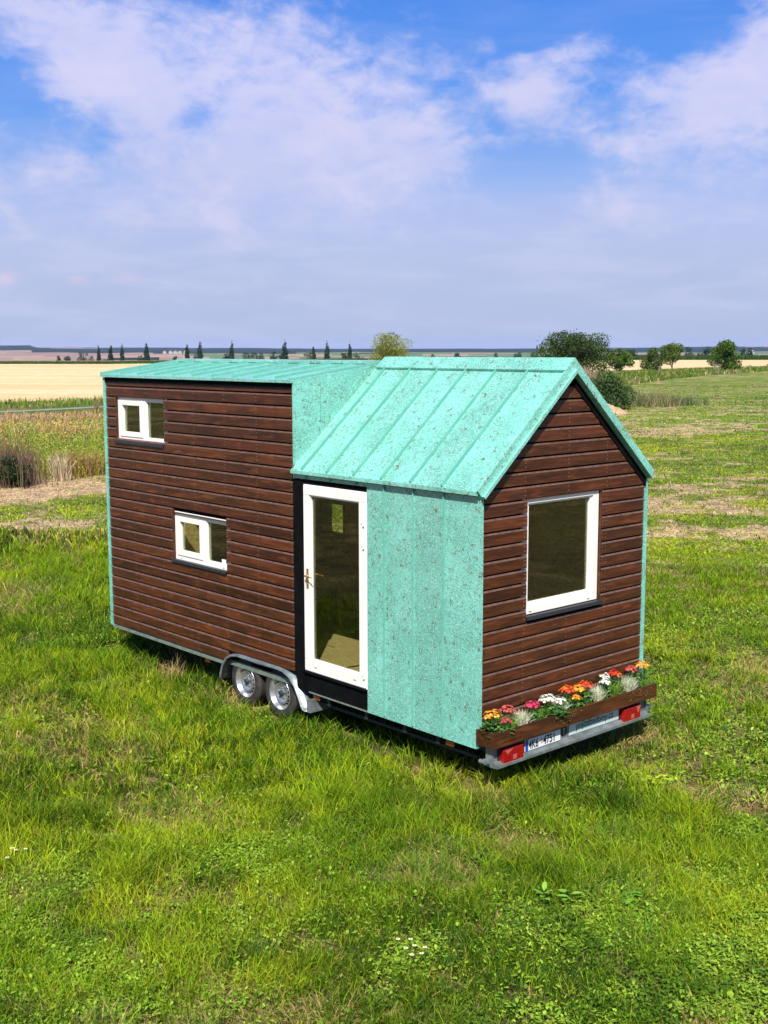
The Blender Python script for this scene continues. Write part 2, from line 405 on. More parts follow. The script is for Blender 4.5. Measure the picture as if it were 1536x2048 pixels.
def grass_band(n, d0, d1, p, hs, ws, straw=1.):
    x, y, a, d = scatter(n, d0, d1, p=p)
    k = clear_house(x, y) & (d < near_d(a)*1.02); x, y, a, d = x[k], y[k], a[k], d[k]
    clump = fbm(x, y, .16, 201, 3); k = RNG.random(len(x)) < .18+1.5*sm(clump, .38, .64)
    x, y, a, d = x[k], y[k], a[k], d[k]; n = len(x)
    c, dry, mw = cover(x, y)
    isdry = RNG.random(n) < dry*straw+.03
    col = np.where(isdry[:, None], mixc(DRY, DRYM, mw)*RNG.uniform(.6, 1.15, (n, 1)), jitter(c))
    tipy = RNG.random(n) < .16; col = np.where((tipy & ~isdry)[:, None], mixc(col, YEL*1.25, np.full(n, .6)), col)
    tall = 1-sm(dhouse(x, y), .3, 3.2); left = sm(-(x*.67-y*.74), -1, 5)*(1-mw)
    h = (.055+.075*fbm(x, y, .9, 211)+.06*sm(fbm(x, y, .42, 213), .5, .66)+.13*np.maximum(tall*(x < 1.2), left*.75)*sm(fbm(x, y, .5, 221), .2, .55))*RNG.uniform(.55, 1.5, n)
    h = h*(1-.45*mw)*hs*.88
    h = np.where(isdry, h*.9, h); lean = np.where(isdry, RNG.uniform(.5, 1.45, n), RNG.uniform(.05, .75, n)+.25*mw)
    w = ws*RNG.uniform(.6, 1.4, n)
    return blades(x, y, np.zeros(n), h, w, lean, col, .7)
parts = [grass_band(300000, 4.6, 10.5, .9, 1.0, .0056), grass_band(520000, 10.2, 25, .75, 1.05, .0095),
         grass_band(330000, 24, 62, .4, 1.25, .026), grass_band(110000, 55, 140, .2, 1.5, .07)]
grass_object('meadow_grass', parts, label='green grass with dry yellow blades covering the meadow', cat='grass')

# tall soft clumps of grass near the trailer
def tufts(n, areas, hr, w, seed, cols, spread=.06, nb=34):
    P = []
    for (x0, x1, y0, y1, k) in areas:
        cx = RNG.uniform(x0, x1, k); cy = RNG.uniform(y0, y1, k)
        ok = ~((cx > -.12) & (cx < 2.4) & (cy > -.1) & (cy < 6.7)); cx, cy = cx[ok], cy[ok]
        rep = np.repeat(np.arange(len(cx)), nb); x = cx[rep]+RNG.normal(0, spread, len(rep)); y = cy[rep]+RNG.normal(0, spread, len(rep))
        hh = RNG.uniform(hr[0], hr[1], len(cx))[rep]*RNG.uniform(.55, 1.1, len(rep))
        ci = RNG.integers(0, len(cols), len(cx))[rep]; col = jitter(np.array(cols)[ci], .2)
        P.append(blades(x, y, np.zeros(len(x)), hh, w*RNG.uniform(.7, 1.3, len(x)), RNG.uniform(.02, .5, len(x)), col, .7))
    return P
P = tufts(0, [(-1.6, -.12, -.6, 7.5, 330), (-4.5, -.5, 1, 9, 330)], (.12, .26), .007, 1, [LUSH, YEL, YEL, LUSH*.8, YEL*1.1])
P += tufts(0, [(-5, 3, -4, 0, 120), (2.6, 5, -1, 4, 70)], (.10, .17), .006, 1, [DARK, BLUEG, LUSH])
P += tufts(0, [(-.4, 2.4, -.55, -.28, 26)], (.12, .22), .006, 1, [YEL, LUSH, DRY*.7], .04, 14)
P += tufts(0, [(-3.6, -1.5, -3.6, -1.0, 70)], (.09, .15), .006, 1, [BLUEG, DARK, LUSH])
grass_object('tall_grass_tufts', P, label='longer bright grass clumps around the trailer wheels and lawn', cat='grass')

# broad-leaved ground weeds (clover, plantain)
def leaf_cloud(cx, cy, cz, L, W, tilt, col):
    n = len(cx); th = RNG.uniform(0, 2*PI, n)
    ax = np.stack([np.cos(th)*np.cos(tilt), np.sin(th)*np.cos(tilt), np.sin(tilt)], -1); bx = np.stack([-np.sin(th), np.cos(th), np.zeros(n)], -1)
    c = np.stack([cx, cy, cz], -1)
    prof = [(0, .12), (.35, 1.), (.75, .75), (1., .05)]
    V = []
    for s_, w_ in prof:
        mid = c+ax*(L*s_)[:, None]; mid[:, 2] -= L*.35*s_*s_
        V += [mid-bx*(W*.5*w_)[:, None], mid+bx*(W*.5*w_)[:, None]]
    V = np.stack(V, 1).reshape(-1, 3); k = np.arange(n)*8
    Q = np.concatenate([np.stack([k+2*i, k+2*i+1, k+2*i+3, k+2*i+2], -1) for i in range(3)])
    return V, Q, np.tile(col, (3, 1))
def weed_leaves(n, d0, d1, p, size):
    x, y, a, d = scatter(n, d0, d1, p=p); f = fbm(x, y, 1.1, 301)*.55+fbm(x, y, .35, 311)*.45
    f = f+.035*sm(-(y+.2*x)-.8, 0, 2.5)
    k = (RNG.random(n) < sm(f, .46, .60)*.75+.09) & (dhouse(x, y) > .15) & (mown(x, y) < .5); x, y = x[k], y[k]; n = len(x)
    c = mixc(np.array([.15, .27, .02]), np.array([.32, .46, .045]), RNG.random(n)); c = mixc(c, DARK*1.1, (fbm(x, y, .8, 321) > .56)*.7)
    s = size*RNG.uniform(.5, 1.5, n)
    return leaf_cloud(x, y, RNG.uniform(.015, .085, n), s, s*RNG.uniform(.3, .6, n), RNG.uniform(.05, 1.1, n), jitter(c, .18))
V = []; Q = []; C = []; k = 0
for a in (weed_leaves(230000, 4.7, 10.5, .9, .031), weed_leaves(110000, 10.2, 20, .7, .045)):
    V.append(a[0]); Q.append(a[1]+k); C.append(a[2]); k += len(a[0])
tag(link('ground_weeds', np_mesh('ground_weeds', np.concatenate(V), quads=np.concatenate(Q), qcol=np.concatenate(C)), 'leaf'),
    'small broad-leaved clover and plantain leaves growing through the grass', 'weeds', kind='stuff')

# weeds in the ditch strip behind the house
def ditch(n, a0, a1, d0f, d1f, hf, w, cols, p=.3):
    n = int(n*1.7)
    x, y, a, d = scatter(n, 25, 260, a0=a0, a1=a1, p=p); nd = near_d(a); gd = gold_d(a)
    t = (d-nd)/(gd-nd); k = (t > d0f) & (t < d1f); x, y, a, d, t = x[k], y[k], a[k], d[k], t[k]; n = len(x)
    sel = fbm(x, y, 3.6, 401)*.45+fbm(x, y, 1.1, 402)*.55; pick = np.clip(((sel-.3)/.4+RNG.normal(0, .13, n))*len(cols), 0, len(cols)-1).astype(int)
    h = hf(a, d)*RNG.uniform(.35, 1.05, n)*(.3+1.2*fbm(x, y, 1.5, 403))
    return blades(x, y, np.zeros(n), h, w*(d/45)*RNG.uniform(.6, 1.4, n), RNG.uniform(.0, .8, n), jitter(np.array(cols)[pick], .28), .5)
RED = np.array([.58, .30, .13]); TAN = np.array([.66, .48, .27]); OLV = np.array([.33, .34, .05]); GRN = np.array([.14, .24, .03])
hl = lambda a, d: np.clip(4.11-126*d/2380, .42, 1.35)
hr_ = lambda a, d: np.clip(1.1-(d-60)*.002, .7, 1.1)*np.where(a > .9, .9, 1.)
parts = [ditch(80000, .25, .56, -.02, .30, hl, .022, [GRN, OLV, YEL*.8, OLV, TAN], .2),
         ditch(80000, .25, .56, .22, .66, hl, .026, [OLV, OLV, RED, TAN, RED*.9], .2),
         ditch(40000, .25, .56, .80, 1.0, lambda a, d: np.full(len(a), .62), .03, [GRN, GRN, OLV, GRN], .2),
         ditch(60000, .86, 1.2, -.03, .75, hr_, .028, [GRN*.8, GRN*.7, GRN*.9, OLV*.7, GRN*.8, TAN*.9], .4)]
grass_object('ditch_weeds', parts, label='tall wild grass and reddish brown weeds filling the ditch strip', cat='weeds')
x, y, a, d = scatter(90000, 27, 62, a0=.25, a1=.56, p=.2); nd = near_d(a)
f = fbm(x, y, 1.4, 501); k = (d > nd*.97) & (RNG.random(len(x)) < sm(f, .42, .62)); x, y, a, d, f = x[k], y[k], a[k], d[k], f[k]; n = len(x)
hh = hl(a, d)*(.2+.8*f)
c = mixc(GRN*1.1, OLV*1.2, RNG.random(n)); c = mixc(c, RED*1.1, (fbm(x, y, 2.0, 511) > .54)*.8)
vv, qq, cc = leaf_cloud(x, y, hh*RNG.random(n)**.6, .07*RNG.uniform(.6, 1.5, n)*d/40, .04*RNG.uniform(.6, 1.4, n)*d/40, RNG.uniform(-.3, 1.2, n), jitter(c, .25))
tag(link('ditch_herbs', np_mesh('ditch_herbs', vv, quads=qq, qcol=cc), 'leaf'), 'leafy green and rusty herbs mixed into the ditch weeds', 'weeds', kind='stuff')
def strip(name, pts, wid, z, m, label):
    P = [Vector((*p, z)) for p in pts]; v = []; f = []
    for i, p in enumerate(P):
        d = (P[min(i+1, len(P)-1)]-P[max(i-1, 0)]).normalized(); nrm = Vector((-d.y, d.x, 0))
        v += [p+nrm*wid/2, p-nrm*wid/2]
    for i in range(len(P)-1): f.append((2*i, 2*i+1, 2*i+3, 2*i+2))
    me = bpy.data.meshes.new(name); me.from_pydata(v, [], f); o = link(name, me, m); return tag(o, label, kind='structure')
strip('path', [(10, 69.5), (21.9, 68.6), (26.4, 68.2), (33.2, 69.6), (46, 72), (70, 80)], 1.7, .02, 'gravel', 'narrow pale track running between the weeds and the stubble field')

# maize field far behind
n = 46000; a = RNG.uniform(.2, 1.25, n); d = mz_d(a)+RNG.random(n)**1.6*42
x, y = polar(a, d); hm = np.interp(a, [.4, .6, .8, 1.0, 1.1], [.50, .68, 1.05, 1.5, 1.6])
v, t, q, c = blades(x, y, np.zeros(n), hm*RNG.uniform(.85, 1.05, n), np.full(n, .42), RNG.uniform(0, .2, n), jitter(np.tile([.055, .10, .022], (n, 1)), .25), .2)
grass_object('maize_field', [(v, t, q, c)], label='long dark green strip of maize behind the stubble field', cat='crop field')

# ------------------------------------------------------------------ trees and bushes
def leaves(lobes, n, size, cols, shell=.55, flat=0, stray=.16):
    """leaf-sized faces spread through ellipsoid lobes (cx,cy,cz,rx,ry,rz)"""
    lob = np.array(lobes, float); wt = lob[:, 3]*lob[:, 4]*lob[:, 5]; i = RNG.choice(len(lob), n, p=wt/wt.sum())
    v = RNG.normal(0, 1, (n, 3)); v /= np.linalg.norm(v, axis=1)[:, None]
    r = RNG.random(n)**shell*.5+.52; r *= 1+(RNG.random(n) < stray)*RNG.uniform(0, .42, n)
    c = lob[i, :3]+v*r[:, None]*lob[i, 3:6]
    t1 = RNG.normal(0, 1, (n, 3)); t1 /= np.linalg.norm(t1, axis=1)[:, None]
    nn = v*.5+RNG.normal(0, .6, (n, 3)); t1 -= nn*(t1*nn).sum(1)[:, None]/(nn*nn).sum(1)[:, None]; t1 /= np.linalg.norm(t1, axis=1)[:, None]
    t2 = np.cross(nn/np.linalg.norm(nn, axis=1)[:, None], t1)
    s = size*RNG.uniform(.5, 1.3, n)[:, None]
    V = np.stack([c-t1*s, c+t2*s*.5, c+t1*s, c-t2*s*.5], 1).reshape(-1, 3); k = np.arange(n)*4
    lc = RNG.uniform(.75, 1.25, len(lob))[i]
    cc = np.array(cols)[RNG.integers(0, len(cols), n)]*lc[:, None]
    return V, np.stack([k, k+1, k+2, k+3], -1), jitter(cc, .2)
def tree(name, x, y, z, H, Wd, cols, label, cat, group=None, trunk=.35, nl=9, n=2200, size=.16, kind='round', seed=0, r=None):
    R = random.Random(seed); e = empty(name, (x, y, z), label, cat, group)
    if kind != 'poplar': Wd = Wd*1.34
    lobes = []
    if kind == 'poplar':
        for i in range(9):
            t = i/8; rr = Wd*.60*(1-.86*t**2.6)*R.uniform(.88, 1.08)
            lobes.append((x+R.uniform(-.1, .1)*Wd, y+R.uniform(-.1, .1)*Wd, z+H*(.10+.82*t), rr, rr, H*.085))
    else:
        for i in range(nl):
            a = R.uniform(0, 2*PI); q = R.random()**.6*Wd*.38*(1.1-.5*abs((zq := R.uniform(0, 1))-.4)); zz = z+H*(trunk+(1-trunk)*R.uniform(.07, .86)); rr = Wd*R.uniform(.09, .21)
            lobes.append((x+math.cos(a)*q, y+math.sin(a)*q, zz, rr, rr, min(rr*R.uniform(.7, 1.), H*(1-trunk)*.28)))
        lobes.append((x, y, z+H*(trunk+(1-trunk)*.45), Wd*.24, Wd*.24, H*(1-trunk)*.33))
        lobes.append((x+R.uniform(-.1, .1)*Wd, y, z+H*.86, Wd*.16, Wd*.16, H*.13))
    V, Q, C = leaves(lobes, n, size, cols, stray=.03 if kind == 'poplar' else .16)
    V[:, 2] = np.maximum(V[:, 2], z+.02)
    mb = MB(); tr = r or (max(.05, H*.022) if kind != 'poplar' else .12)
    if kind == 'poplar': mb.tube([(x, y, z), (x, y, z+H*.5), (x, y, z+H*.8)], [tr, tr*.6, tr*.12], 6)
    else:
        mb.tube([(x, y, z), (x+R.uniform(-.03, .03)*H, y, z+H*.35), (x, y+R.uniform(-.03, .03)*H, z+H*.8)], [tr, tr*.7, tr*.2], 7)
        for L in lobes[:min(nl, 6)]:
            mb.tube([(x, y, z+H*trunk*R.uniform(.3, .9)), ((x+L[0])/2, (y+L[1])/2, (z+H*trunk+L[2])/2), L[:3]], [tr*.5, tr*.35, tr*.12], 5)
    mb.build('trunk', 'bark', e)
    link('crown', np_mesh('crown', V, quads=Q, qcol=C), 'treeleaf', e)
    return e
def at(az, d): x, y = polar(az, d); return float(x), float(y), float(height(np.array([az]), np.array([float(d)]))[0])
PG = [(.022, .050, .018), (.030, .062, .024), (.018, .040, .016)]
ORD = ['first', 'second', 'third', 'fourth', 'fifth', 'sixth', 'seventh', 'eighth', 'ninth', 'tenth', 'eleventh']
POP = [(.4999, 690, 6), (.5096, 687, 7), (.5185, 686, 6.5), (.538, 682, 9), (.5708, 685, 8), (.5812, 679, 9), (.6074, 681, 8), (.651, 677, 10.5), (.6746, 690, 8), (.6861, 681, 9), (.7051, 683, 7)]
for i, (az, ytop, w) in enumerate(POP):
    d = 790+(i % 3)*12; x, y, z = at(az, d); hor = 698.9-1.2*(az-.42)/.36
    top = 4.11+(hor-ytop)*d/F_PX
    tree('poplar_tree', x, y, z, top-z, w*d/F_PX*1.15, PG, f'tall narrow dark poplar, {ORD[i]} from the left in the far row', 'tree', 'poplars in a row on the far side of the stubble', n=1700, size=.5, kind='poplar', seed=i)
# low bushes between and beside the poplars: azimuth, top row, width, colour
def azx(px): return YAW+math.atan2((px-768), F_PX*1.009)
BU = [(118, 711, 10, 0), (136, 711, 13, 1), (162, 704, 20, 0), (181, 711, 12, 1), (197, 715, 9, 0), (217, 711, 12, 0), (281, 710, 17, 0), (352, 712, 11, 0), (395, 707, 16, 1), (453, 706, 16, 0),
      (494, 706, 23, 0), (521, 706, 16, 0), (546, 702, 16, 0), (566, 704, 14, 0), (618, 702, 12, 2), (690, 704, 13, 1), (716, 705, 20, 0), (868, 707, 13, 0), (917, 705, 12, 0), (993, 706, 10, 0), (1040, 705, 13, 0), (1065, 704, 16, 0)]
BC = [[(.030, .055, .022), (.022, .042, .018)], [(.06, .075, .030), (.045, .06, .025)], [(.20, .19, .10), (.14, .14, .08)]]
for i, (px, ytop, w, ci) in enumerate(BU):
    d = 700+(i*37 % 50); az = azx(px); x, y, z = at(az, d); hor = 698.9-1.2*(az-.42)/.36; top = 4.11+(hor-ytop)*d/F_PX
    tree('far_bush', x, y, z, top-z, w*d/F_PX*1.35, BC[ci], f'{["dark green","brownish","pale"][ci]} rounded far bush, number {i+1} from the left on the field edge', 'bush', 'rounded bushes along the far field edge', trunk=.04, nl=9, n=900, size=.42, seed=40+i)
# dark trees far behind on the right
FR = [(1222, 697, 26), (1265, 697, 16), (1378, 694, 20), (1416, 693, 19), (1398, 705, 12), (1487, 696, 15), (1501, 695, 15), (1268, 700, 14)]
FRL = ['dark far tree peeping out just right of the big bushy tree', 'dark far tree between the big bushy tree and its round neighbour', 'round dark far tree left of the pale gap in the maize', 'round dark far tree right of the pale gap in the maize', 'small low dark bush between two round far trees', 'left one of two small dark far trees at the right', 'right one of two small dark far trees at the right', 'low dark far tree hidden behind the first small tree']
for i, (px, ytop, w) in enumerate(FR):
    d = 520+i*9; az = azx(px); x, y, z = at(az, d); hor = 698.9-1.2*(az-.42)/.36-1; top = 4.11+(hor-ytop)*d/F_PX
    tree('far_tree', x, y, z, top-z, w*d/F_PX*1.1, BC[0], FRL[i], 'tree', 'dark trees behind the maize', trunk=.1, nl=7, n=600, size=.32, seed=80+i)
# yellowish tree above the roof ridge
x, y, z = at(azx(777), 290)
tree('yellow_green_tree', x, y, z, 4.11+(697.5-671)*290/F_PX, 9.4, [(.16, .205, .010), (.22, .25, .012), (.08, .125, .010), (.20, .19, .010)], 'yellow green round tree standing behind the roof ridge', 'tree', trunk=.05, nl=19, n=6200, size=.20, seed=3)
G1 = [(.040, .070, .012), (.022, .042, .008), (.06, .095, .016)]; G2 = [(.06, .115, .010), (.032, .07, .008), (.095, .16, .014)]; G3 = [(.13, .18, .02), (.08, .125, .016), (.05, .08, .012)]
def mid(px, ybase, ytop, w, cols, label, n, size, seed, trunk=.02, nl=17, name='field_tree', cat='tree', grp='young trees along the ditch'):
    d = 4.11*F_PX/(ybase-697); az = azx(px); x, y, z = at(az, d); H = 4.11+(697-ytop)*d/F_PX
    return tree(name, x, y, z, H, w*d/F_PX, cols, label, cat, grp, trunk, nl, n, size, seed=seed)
mid(1152, 747, 673, 122, G1, 'big dark bushy tree rising just behind the gable peak', 17000, .18, 5, .03, 26, 'bushy_tree', 'tree', None)
mid(1240, 741, 697, 44, G2, 'round green young tree, next right of the big bushy tree', 5200, .17, 6)
mid(1309, 739, 695, 44, [(.07, .11, .02), (.05, .085, .02), (.10, .14, .03)], 'dark green young tree touching a paler tree on its right', 5600, .17, 7, .0)
mid(1346, 739, 690, 46, G3, 'paler yellow green young tree with thin trunk, touching a darker one', 4600, .17, 8, .2)
mid(1452, 741, 688, 66, G2, 'widest young tree, standing furthest right by a dry white stake', 8000, .17, 9, .0)
mid(1500, 700, 700, 1, G1, 'x', 1, .1, 10) if False else None
# shrub beside the roof verge, weed mounds
mid(1226, 817, 742, 92, [(.055, .10, .030), (.04, .075, .022), (.08, .13, .04)], 'dense dark green shrub beside the right roof slope', 7500, .085, 12, .0, 14, 'shrub', 'shrub', None)
mid(1180, 800, 752, 55, [(.10, .13, .06), (.16, .14, .08), (.07, .10, .04)], 'grey green shrub half hidden behind the right roof slope', 3800, .085, 13, .0, 10, 'shrub', 'shrub', None)
def plume(name, x, y, h, spread, nb, cols, w, label, cat, lean=(.02, .5), group=None, z=0.):
    n = nb; xx = x+RNG.normal(0, spread, n); yy = y+RNG.normal(0, spread, n)
    v, t, q, c = blades(xx, yy, np.full(n, z), h*RNG.uniform(.6, 1.05, n), np.full(n, w), RNG.uniform(*lean, n), jitter(np.array(cols)[RNG.integers(0, len(cols), n)], .2), .4)
    return tag(link(name, np_mesh(name, v, t, q, c, c), 'grass'), label, cat, group)
x, y, z = at(azx(1166), 118)
plume('dry_reed_clump', x, y, 2.6, .75, 900, [(.36, .25, .17), (.45, .33, .22), (.26, .2, .12)], .06, 'pinkish brown dry reeds showing behind the gable peak', 'reeds')
x, y, z = at(azx(1303), 88)
plume('dry_grass_clump', x, y, 1.15, .95, 1600, [(.38, .30, .17), (.24, .24, .09), (.13, .17, .05)], .04, 'tan and green grass clump right of the dark shrub', 'grass clump')
x, y, z = at(azx(1345), 90)
plume('low_weed_clump', x, y, .75, 1.0, 1500, [(.07, .12, .04), (.10, .15, .05), (.2, .2, .1)], .04, 'low dark weeds at the right end of the tan grass clump', 'weeds')
# left foreground of the ditch
x, y, z = at(azx(14), 37.3)
tree('weed_bush', x, y, 0, .95, 1.25, [(.03, .06, .02), (.05, .09, .025), (.025, .045, .02)], 'dark leafy bush at the left edge with dead brown top', 'bush', None, 0, 6, 2300, .06, seed=21)
plume('dead_stalk_clump', x+.1, y+.5, 1.65, .45, 520, [(.13, .085, .06), (.20, .13, .09)], .022, 'dead dark brown stalks standing above the left dark bush', 'dead plant', (.0, .25))
x, y, z = at(azx(112), 38.6)
plume('pale_grass_plume', x, y, 1.05, .11, 170, [(.62, .52, .34), (.55, .45, .28)], .02, 'pale straw coloured grass plume in front of the ditch weeds', 'grass clump', (.0, .45))
x, y, z = at(azx(150), 40.5)
plume('rusty_weed_clump', x, y, .95, .42, 900, [(.46, .26, .11), (.38, .22, .10), (.3, .2, .08)], .02, 'rusty orange weed clump right of the pale grass plume', 'weeds', (.0, .5))
x, y, z = at(azx(190), 80)
plume('bare_sapling', x, y, 1.55, .06, 18, [(.30, .16, .10)], .05, 'thin bare reddish sapling standing at the stubble edge', 'sapling', (.05, .6))
# straw heap by the shrub
def heap(name, x, y, rx, ry, h, label):
    n = 26; k = 9; vs = [(x, y, h)]; fs = []
    for j in range(1, k+1):
        for i in range(n):
            a = 2*PI*i/n; r = j/k*(1+.12*math.sin(3*a+1)+.08*math.sin(7*a)); zz = h*(1-(j/k)**1.6)*(1+.12*random.uniform(-1, 1))-.02*(j == k)
            vs.append((x+rx*r*math.cos(a), y+ry*r*math.sin(a), zz))
    for i in range(n): fs.append((0, 1+i, 1+(i+1) % n))
    for j in range(k-1):
        for i in range(n): fs.append((1+j*n+i, 1+(j+1)*n+i, 1+(j+1)*n+(i+1) % n, 1+j*n+(i+1) % n))
    mb = MB(); mb.add(vs, fs, True); o = mb.build(name, 'straw'); return tag(o, label, 'heap')
x, y, z = at(azx(1205), 78); heap('straw_heap', x, y, 1.9, 1.9, .62, 'tan heap of straw and soil below the dark shrub')
# wooden stakes by the young trees
for px, yb, hh, lab in ((1320, 748, 11, 'thin wooden stake left of the pale young tree'), (1432, 746, 13, 'first of two pale stakes before the widest young tree'), (1439, 746, 13, 'second of two pale stakes before the widest young tree'), (1502, 742, 9, 'thin stake at the right end of the tree row')):
    d = 4.11*F_PX/(yb-697); x, y, z = at(azx(px), d); e = empty('tree_stake', (x, y, 0), lab, 'stake', 'wooden stakes beside the young trees'); H = hh*d/F_PX+.3
    mb = MB(); mb.box(x-.055, x+.055, y-.055, y+.055, 0, H); mb.build('post', 'post', e)
    mb = MB(); mb.box(x-.40, x+.40, y-.05, y+.05, H+.003, H+.09); mb.build('crossbar', 'post', e)
# village houses far off
for i, (px, dd, wdt) in enumerate(((342, 2900, 6), (352, 2850, 8), (361, 2950, 5), (372, 2900, 7), (330, 3000, 5), (1504, 2500, 7))):
    x, y, z = at(azx(px), dd); lab = f'tiny far white farmhouse, {ORD[i]} from the left beyond the fields'
    e = empty('farmhouse', (x, y, z), lab, 'house', 'far farmhouses'); mb = MB(); mb.box(x-wdt/2, x+wdt/2, y-4, y+4, z-1, z+4); mb.build('wall', 'housewall', e)
    mb = MB(); mb.ext([(x-wdt/2-.3, y-4.4, z+4.01), (x+wdt/2+.3, y-4.4, z+4.01), (x, y-4.4, z+7)], (0, 8.8, 0)); mb.build('roof', 'redroof', e)

# ------------------------------------------------------------------ the tiny house on its trailer
W, L1, L = 2.5, 2.70, 6.72
ZR, ZE, ZT = 3.985, 2.84, 3.765
P_, E0, S0 = .1316, 2.7043, 3.7639
H = empty('tiny_house', (1.25, 3.3, 0), 'dark wooden tiny house with turquoise metal roof on a twin axle trailer', 'tiny house')
rb = random.Random(5)
def board_tint():
    k = rb.uniform(.76, 1.06); r = rb.uniform(.93, 1.08)
    if rb.random() < .08: k *= .72
    return (k*1.12*r, k, k*rb.uniform(.9, 1.1))
class Face:     # a wall face: u along it, w up, d depth inwards
    def __init__(s, axis): s.a = axis
    def p(s, u, w, d): return (d, u, w) if s.a == 'x' else (u, d, w)
    def box(s, mb, u0, u1, w0, w1, d0, d1):
        a = s.p(u0, w0, d0); b = s.p(u1, w1, d1); mb.box(a[0], b[0], a[1], b[1], a[2], b[2])
SX, SY = Face('x'), Face('y')
def board(fc, mb, z0, z1, ua0, ub0, ua1, ub1):
    """one plank: u from ua0..ub0 at its foot and ua1..ub1 at its head, chamfered top and ends"""
    c = .008; pr = [(z0, 0, 0), (z1-.017, 0, 0), (z1, .014, 0), (z1, .032, 0), (z0, .032, 0)]
    A = []; B = []
    for w, d, _ in pr:
        t = (w-z0)/(z1-z0); ua = ua0+(ua1-ua0)*t; ub = ub0+(ub1-ub0)*t; e = c if d == 0 else 0
        A.append(fc.p(ua+e, w, d)); B.append(fc.p(ub-e, w, d))
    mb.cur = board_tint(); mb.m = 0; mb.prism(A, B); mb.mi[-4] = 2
def screws(fc, mb, u, z0, z1):
    mb.m = 1; mb.cur = (1, 1, 1)
    for w in (z0+.032, z1-.042): fc.box(mb, u-.0045, u+.0045, w-.0045, w+.0045, -.0012, .004)
def clad(fc, zs, span, holes, cols):
    mb = MB()
    for i in range(len(zs)-1):
        z1, z0 = zs[i]-.001, zs[i+1]+.016
        a0, b0 = span(z0); a1, b1 = span(z1)
        if b1-a1 < .04: continue
        segs = [(a0, b0, a1, b1)]
        for hu0, hu1, hz0, hz1 in holes:
            if z1 > hz0+.03 and z0 < hz1-.03:
                ns = []
                for s in segs:
                    if s[0] < hu0 < s[1] or s[0] < hu1 < s[1]:
                        if hu0 > s[0]+.03: ns.append((s[0], hu0, s[2], hu0))
                        if hu1 < s[1]-.03: ns.append((hu1, s[1], hu1, s[3]))
                    else: ns.append(s)
                segs = ns
        for s in segs:
            zz0, zz1 = z0, z1
            board(fc, mb, zz0, zz1, *s)
            lo, hi = max(s[0], s[2]), min(s[1], s[3])
            for u in cols:
                if lo+.03 < u < hi-.03: screws(fc, mb, u, z0, z1)
            for u in (lo+.025, hi-.025): screws(fc, mb, u, z0, z1)
    return mb
# window openings
UW = (5.31, 6.45, 2.955, 3.502); LW = (4.01, 5.15, 1.565, 2.13); EW = (.665, 1.775, 1.60, 2.71)
zs = [S0-.03]+[S0-i*P_ for i in range(1, 25)]
mb = clad(SX, zs, lambda z: (2.733, 6.695), [UW, LW], [3.38, 4.0, 4.63, 5.36, 6.05])
mb2 = clad(SX, [S0-24*P_, S0-25*P_], lambda z: (4.03, 6.695), [], [4.63, 5.36, 6.05]); k = len(mb.v)
mb.v += mb2.v; mb.f += [[q+k for q in f] for f in mb2.f]; mb.mi += mb2.mi; mb.c += mb2.c; mb.sm += mb2.sm
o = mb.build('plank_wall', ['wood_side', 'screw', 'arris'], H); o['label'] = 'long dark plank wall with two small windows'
SL = (ZR-.085-ZE)/1.25
def gable(z):
    if z <= ZE-.06: return (.012, W-.012)
    t = (z-(ZE-.06))/((ZR-.085)-(ZE-.06)); return (.012+t*1.235, W-.012-t*1.235)
ze = [E0+i*P_ for i in range(9, 0, -1)]+[E0-i*P_ for i in range(0, 17)]
mb = clad(SY, ze, gable, [EW], [.62, 1.25, 1.85])
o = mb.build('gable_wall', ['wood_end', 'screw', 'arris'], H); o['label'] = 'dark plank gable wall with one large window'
# lining behind the planks (black membrane), with the openings left free
def holed(fc, mb, u0, u1, w0, w1, d0, d1, holes):
    us = sorted({u0, u1, *[h[0] for h in holes], *[h[1] for h in holes]}); ws = sorted({w0, w1, *[h[2] for h in holes], *[h[3] for h in holes]})
    for i in range(len(us)-1):
        for j in range(len(ws)-1):
            uc, wc = (us[i]+us[i+1])/2, (ws[j]+ws[j+1])/2
            if not any(h[0] < uc < h[1] and h[2] < wc < h[3] for h in holes): fc.box(mb, us[i], us[i+1], ws[j], ws[j+1], d0, d1)
mb = MB()
BI = (4.72, 5.28, 1.55, 2.09)                                    # small window in the hidden long wall
DR = (1.56, 2.56, .68, 2.69)
holed(SX, mb, L1+.034, 6.69, .60, 3.74, .034, .0415, [UW, LW]); holed(SX, mb, 4.04, 6.69, .476, .597, .034, .0415, [])
mb.build('wall_membrane', 'black', H); mb = MB()
holed(SY, mb, .043, W-.01, .48, ZE-.03, .034, .0415, [EW])
mb.ext([(.06, .034, ZE-.028), (W-.06, .034, ZE-.028), (1.25, .034, ZR-.05)], (0, .0075, 0))
mb.build('wall_membrane', 'black', H)
# inner lining of strand board
mb = MB()
holed(SX, mb, .10, L1+.05, .60, ZE-.02, .042, .10, [DR]); holed(SX, mb, L1+.053, 6.62, .66, 3.73, .042, .10, [UW, LW])
holed(SY, mb, .103, W-.103, .60, ZE-.02, .042, .10, [EW]); mb.ext([(.12, .042, ZE-.018), (W-.12, .042, ZE-.018), (1.25, .042, ZR-.14)], (0, .058, 0))
holed(SX, mb, .10, 6.62, .60, ZE-.02, W-.10, W-.042, [BI]); SX.box(mb, L1+.05, 6.62, ZE-.017, 3.70, W-.10, W-.042)
SY.box(mb, .103, W-.103, .60, 3.74, 6.60, 6.66)
SY.box(mb, .103, W-.103, ZE, 3.74, L1+.03, L1+.09)
mb.build('inner_lining', 'osb', H)
mb = MB(); mb.box(.115, W-.115, .105, 6.59, .53, .655); mb.build('floor_deck', 'ply', H)
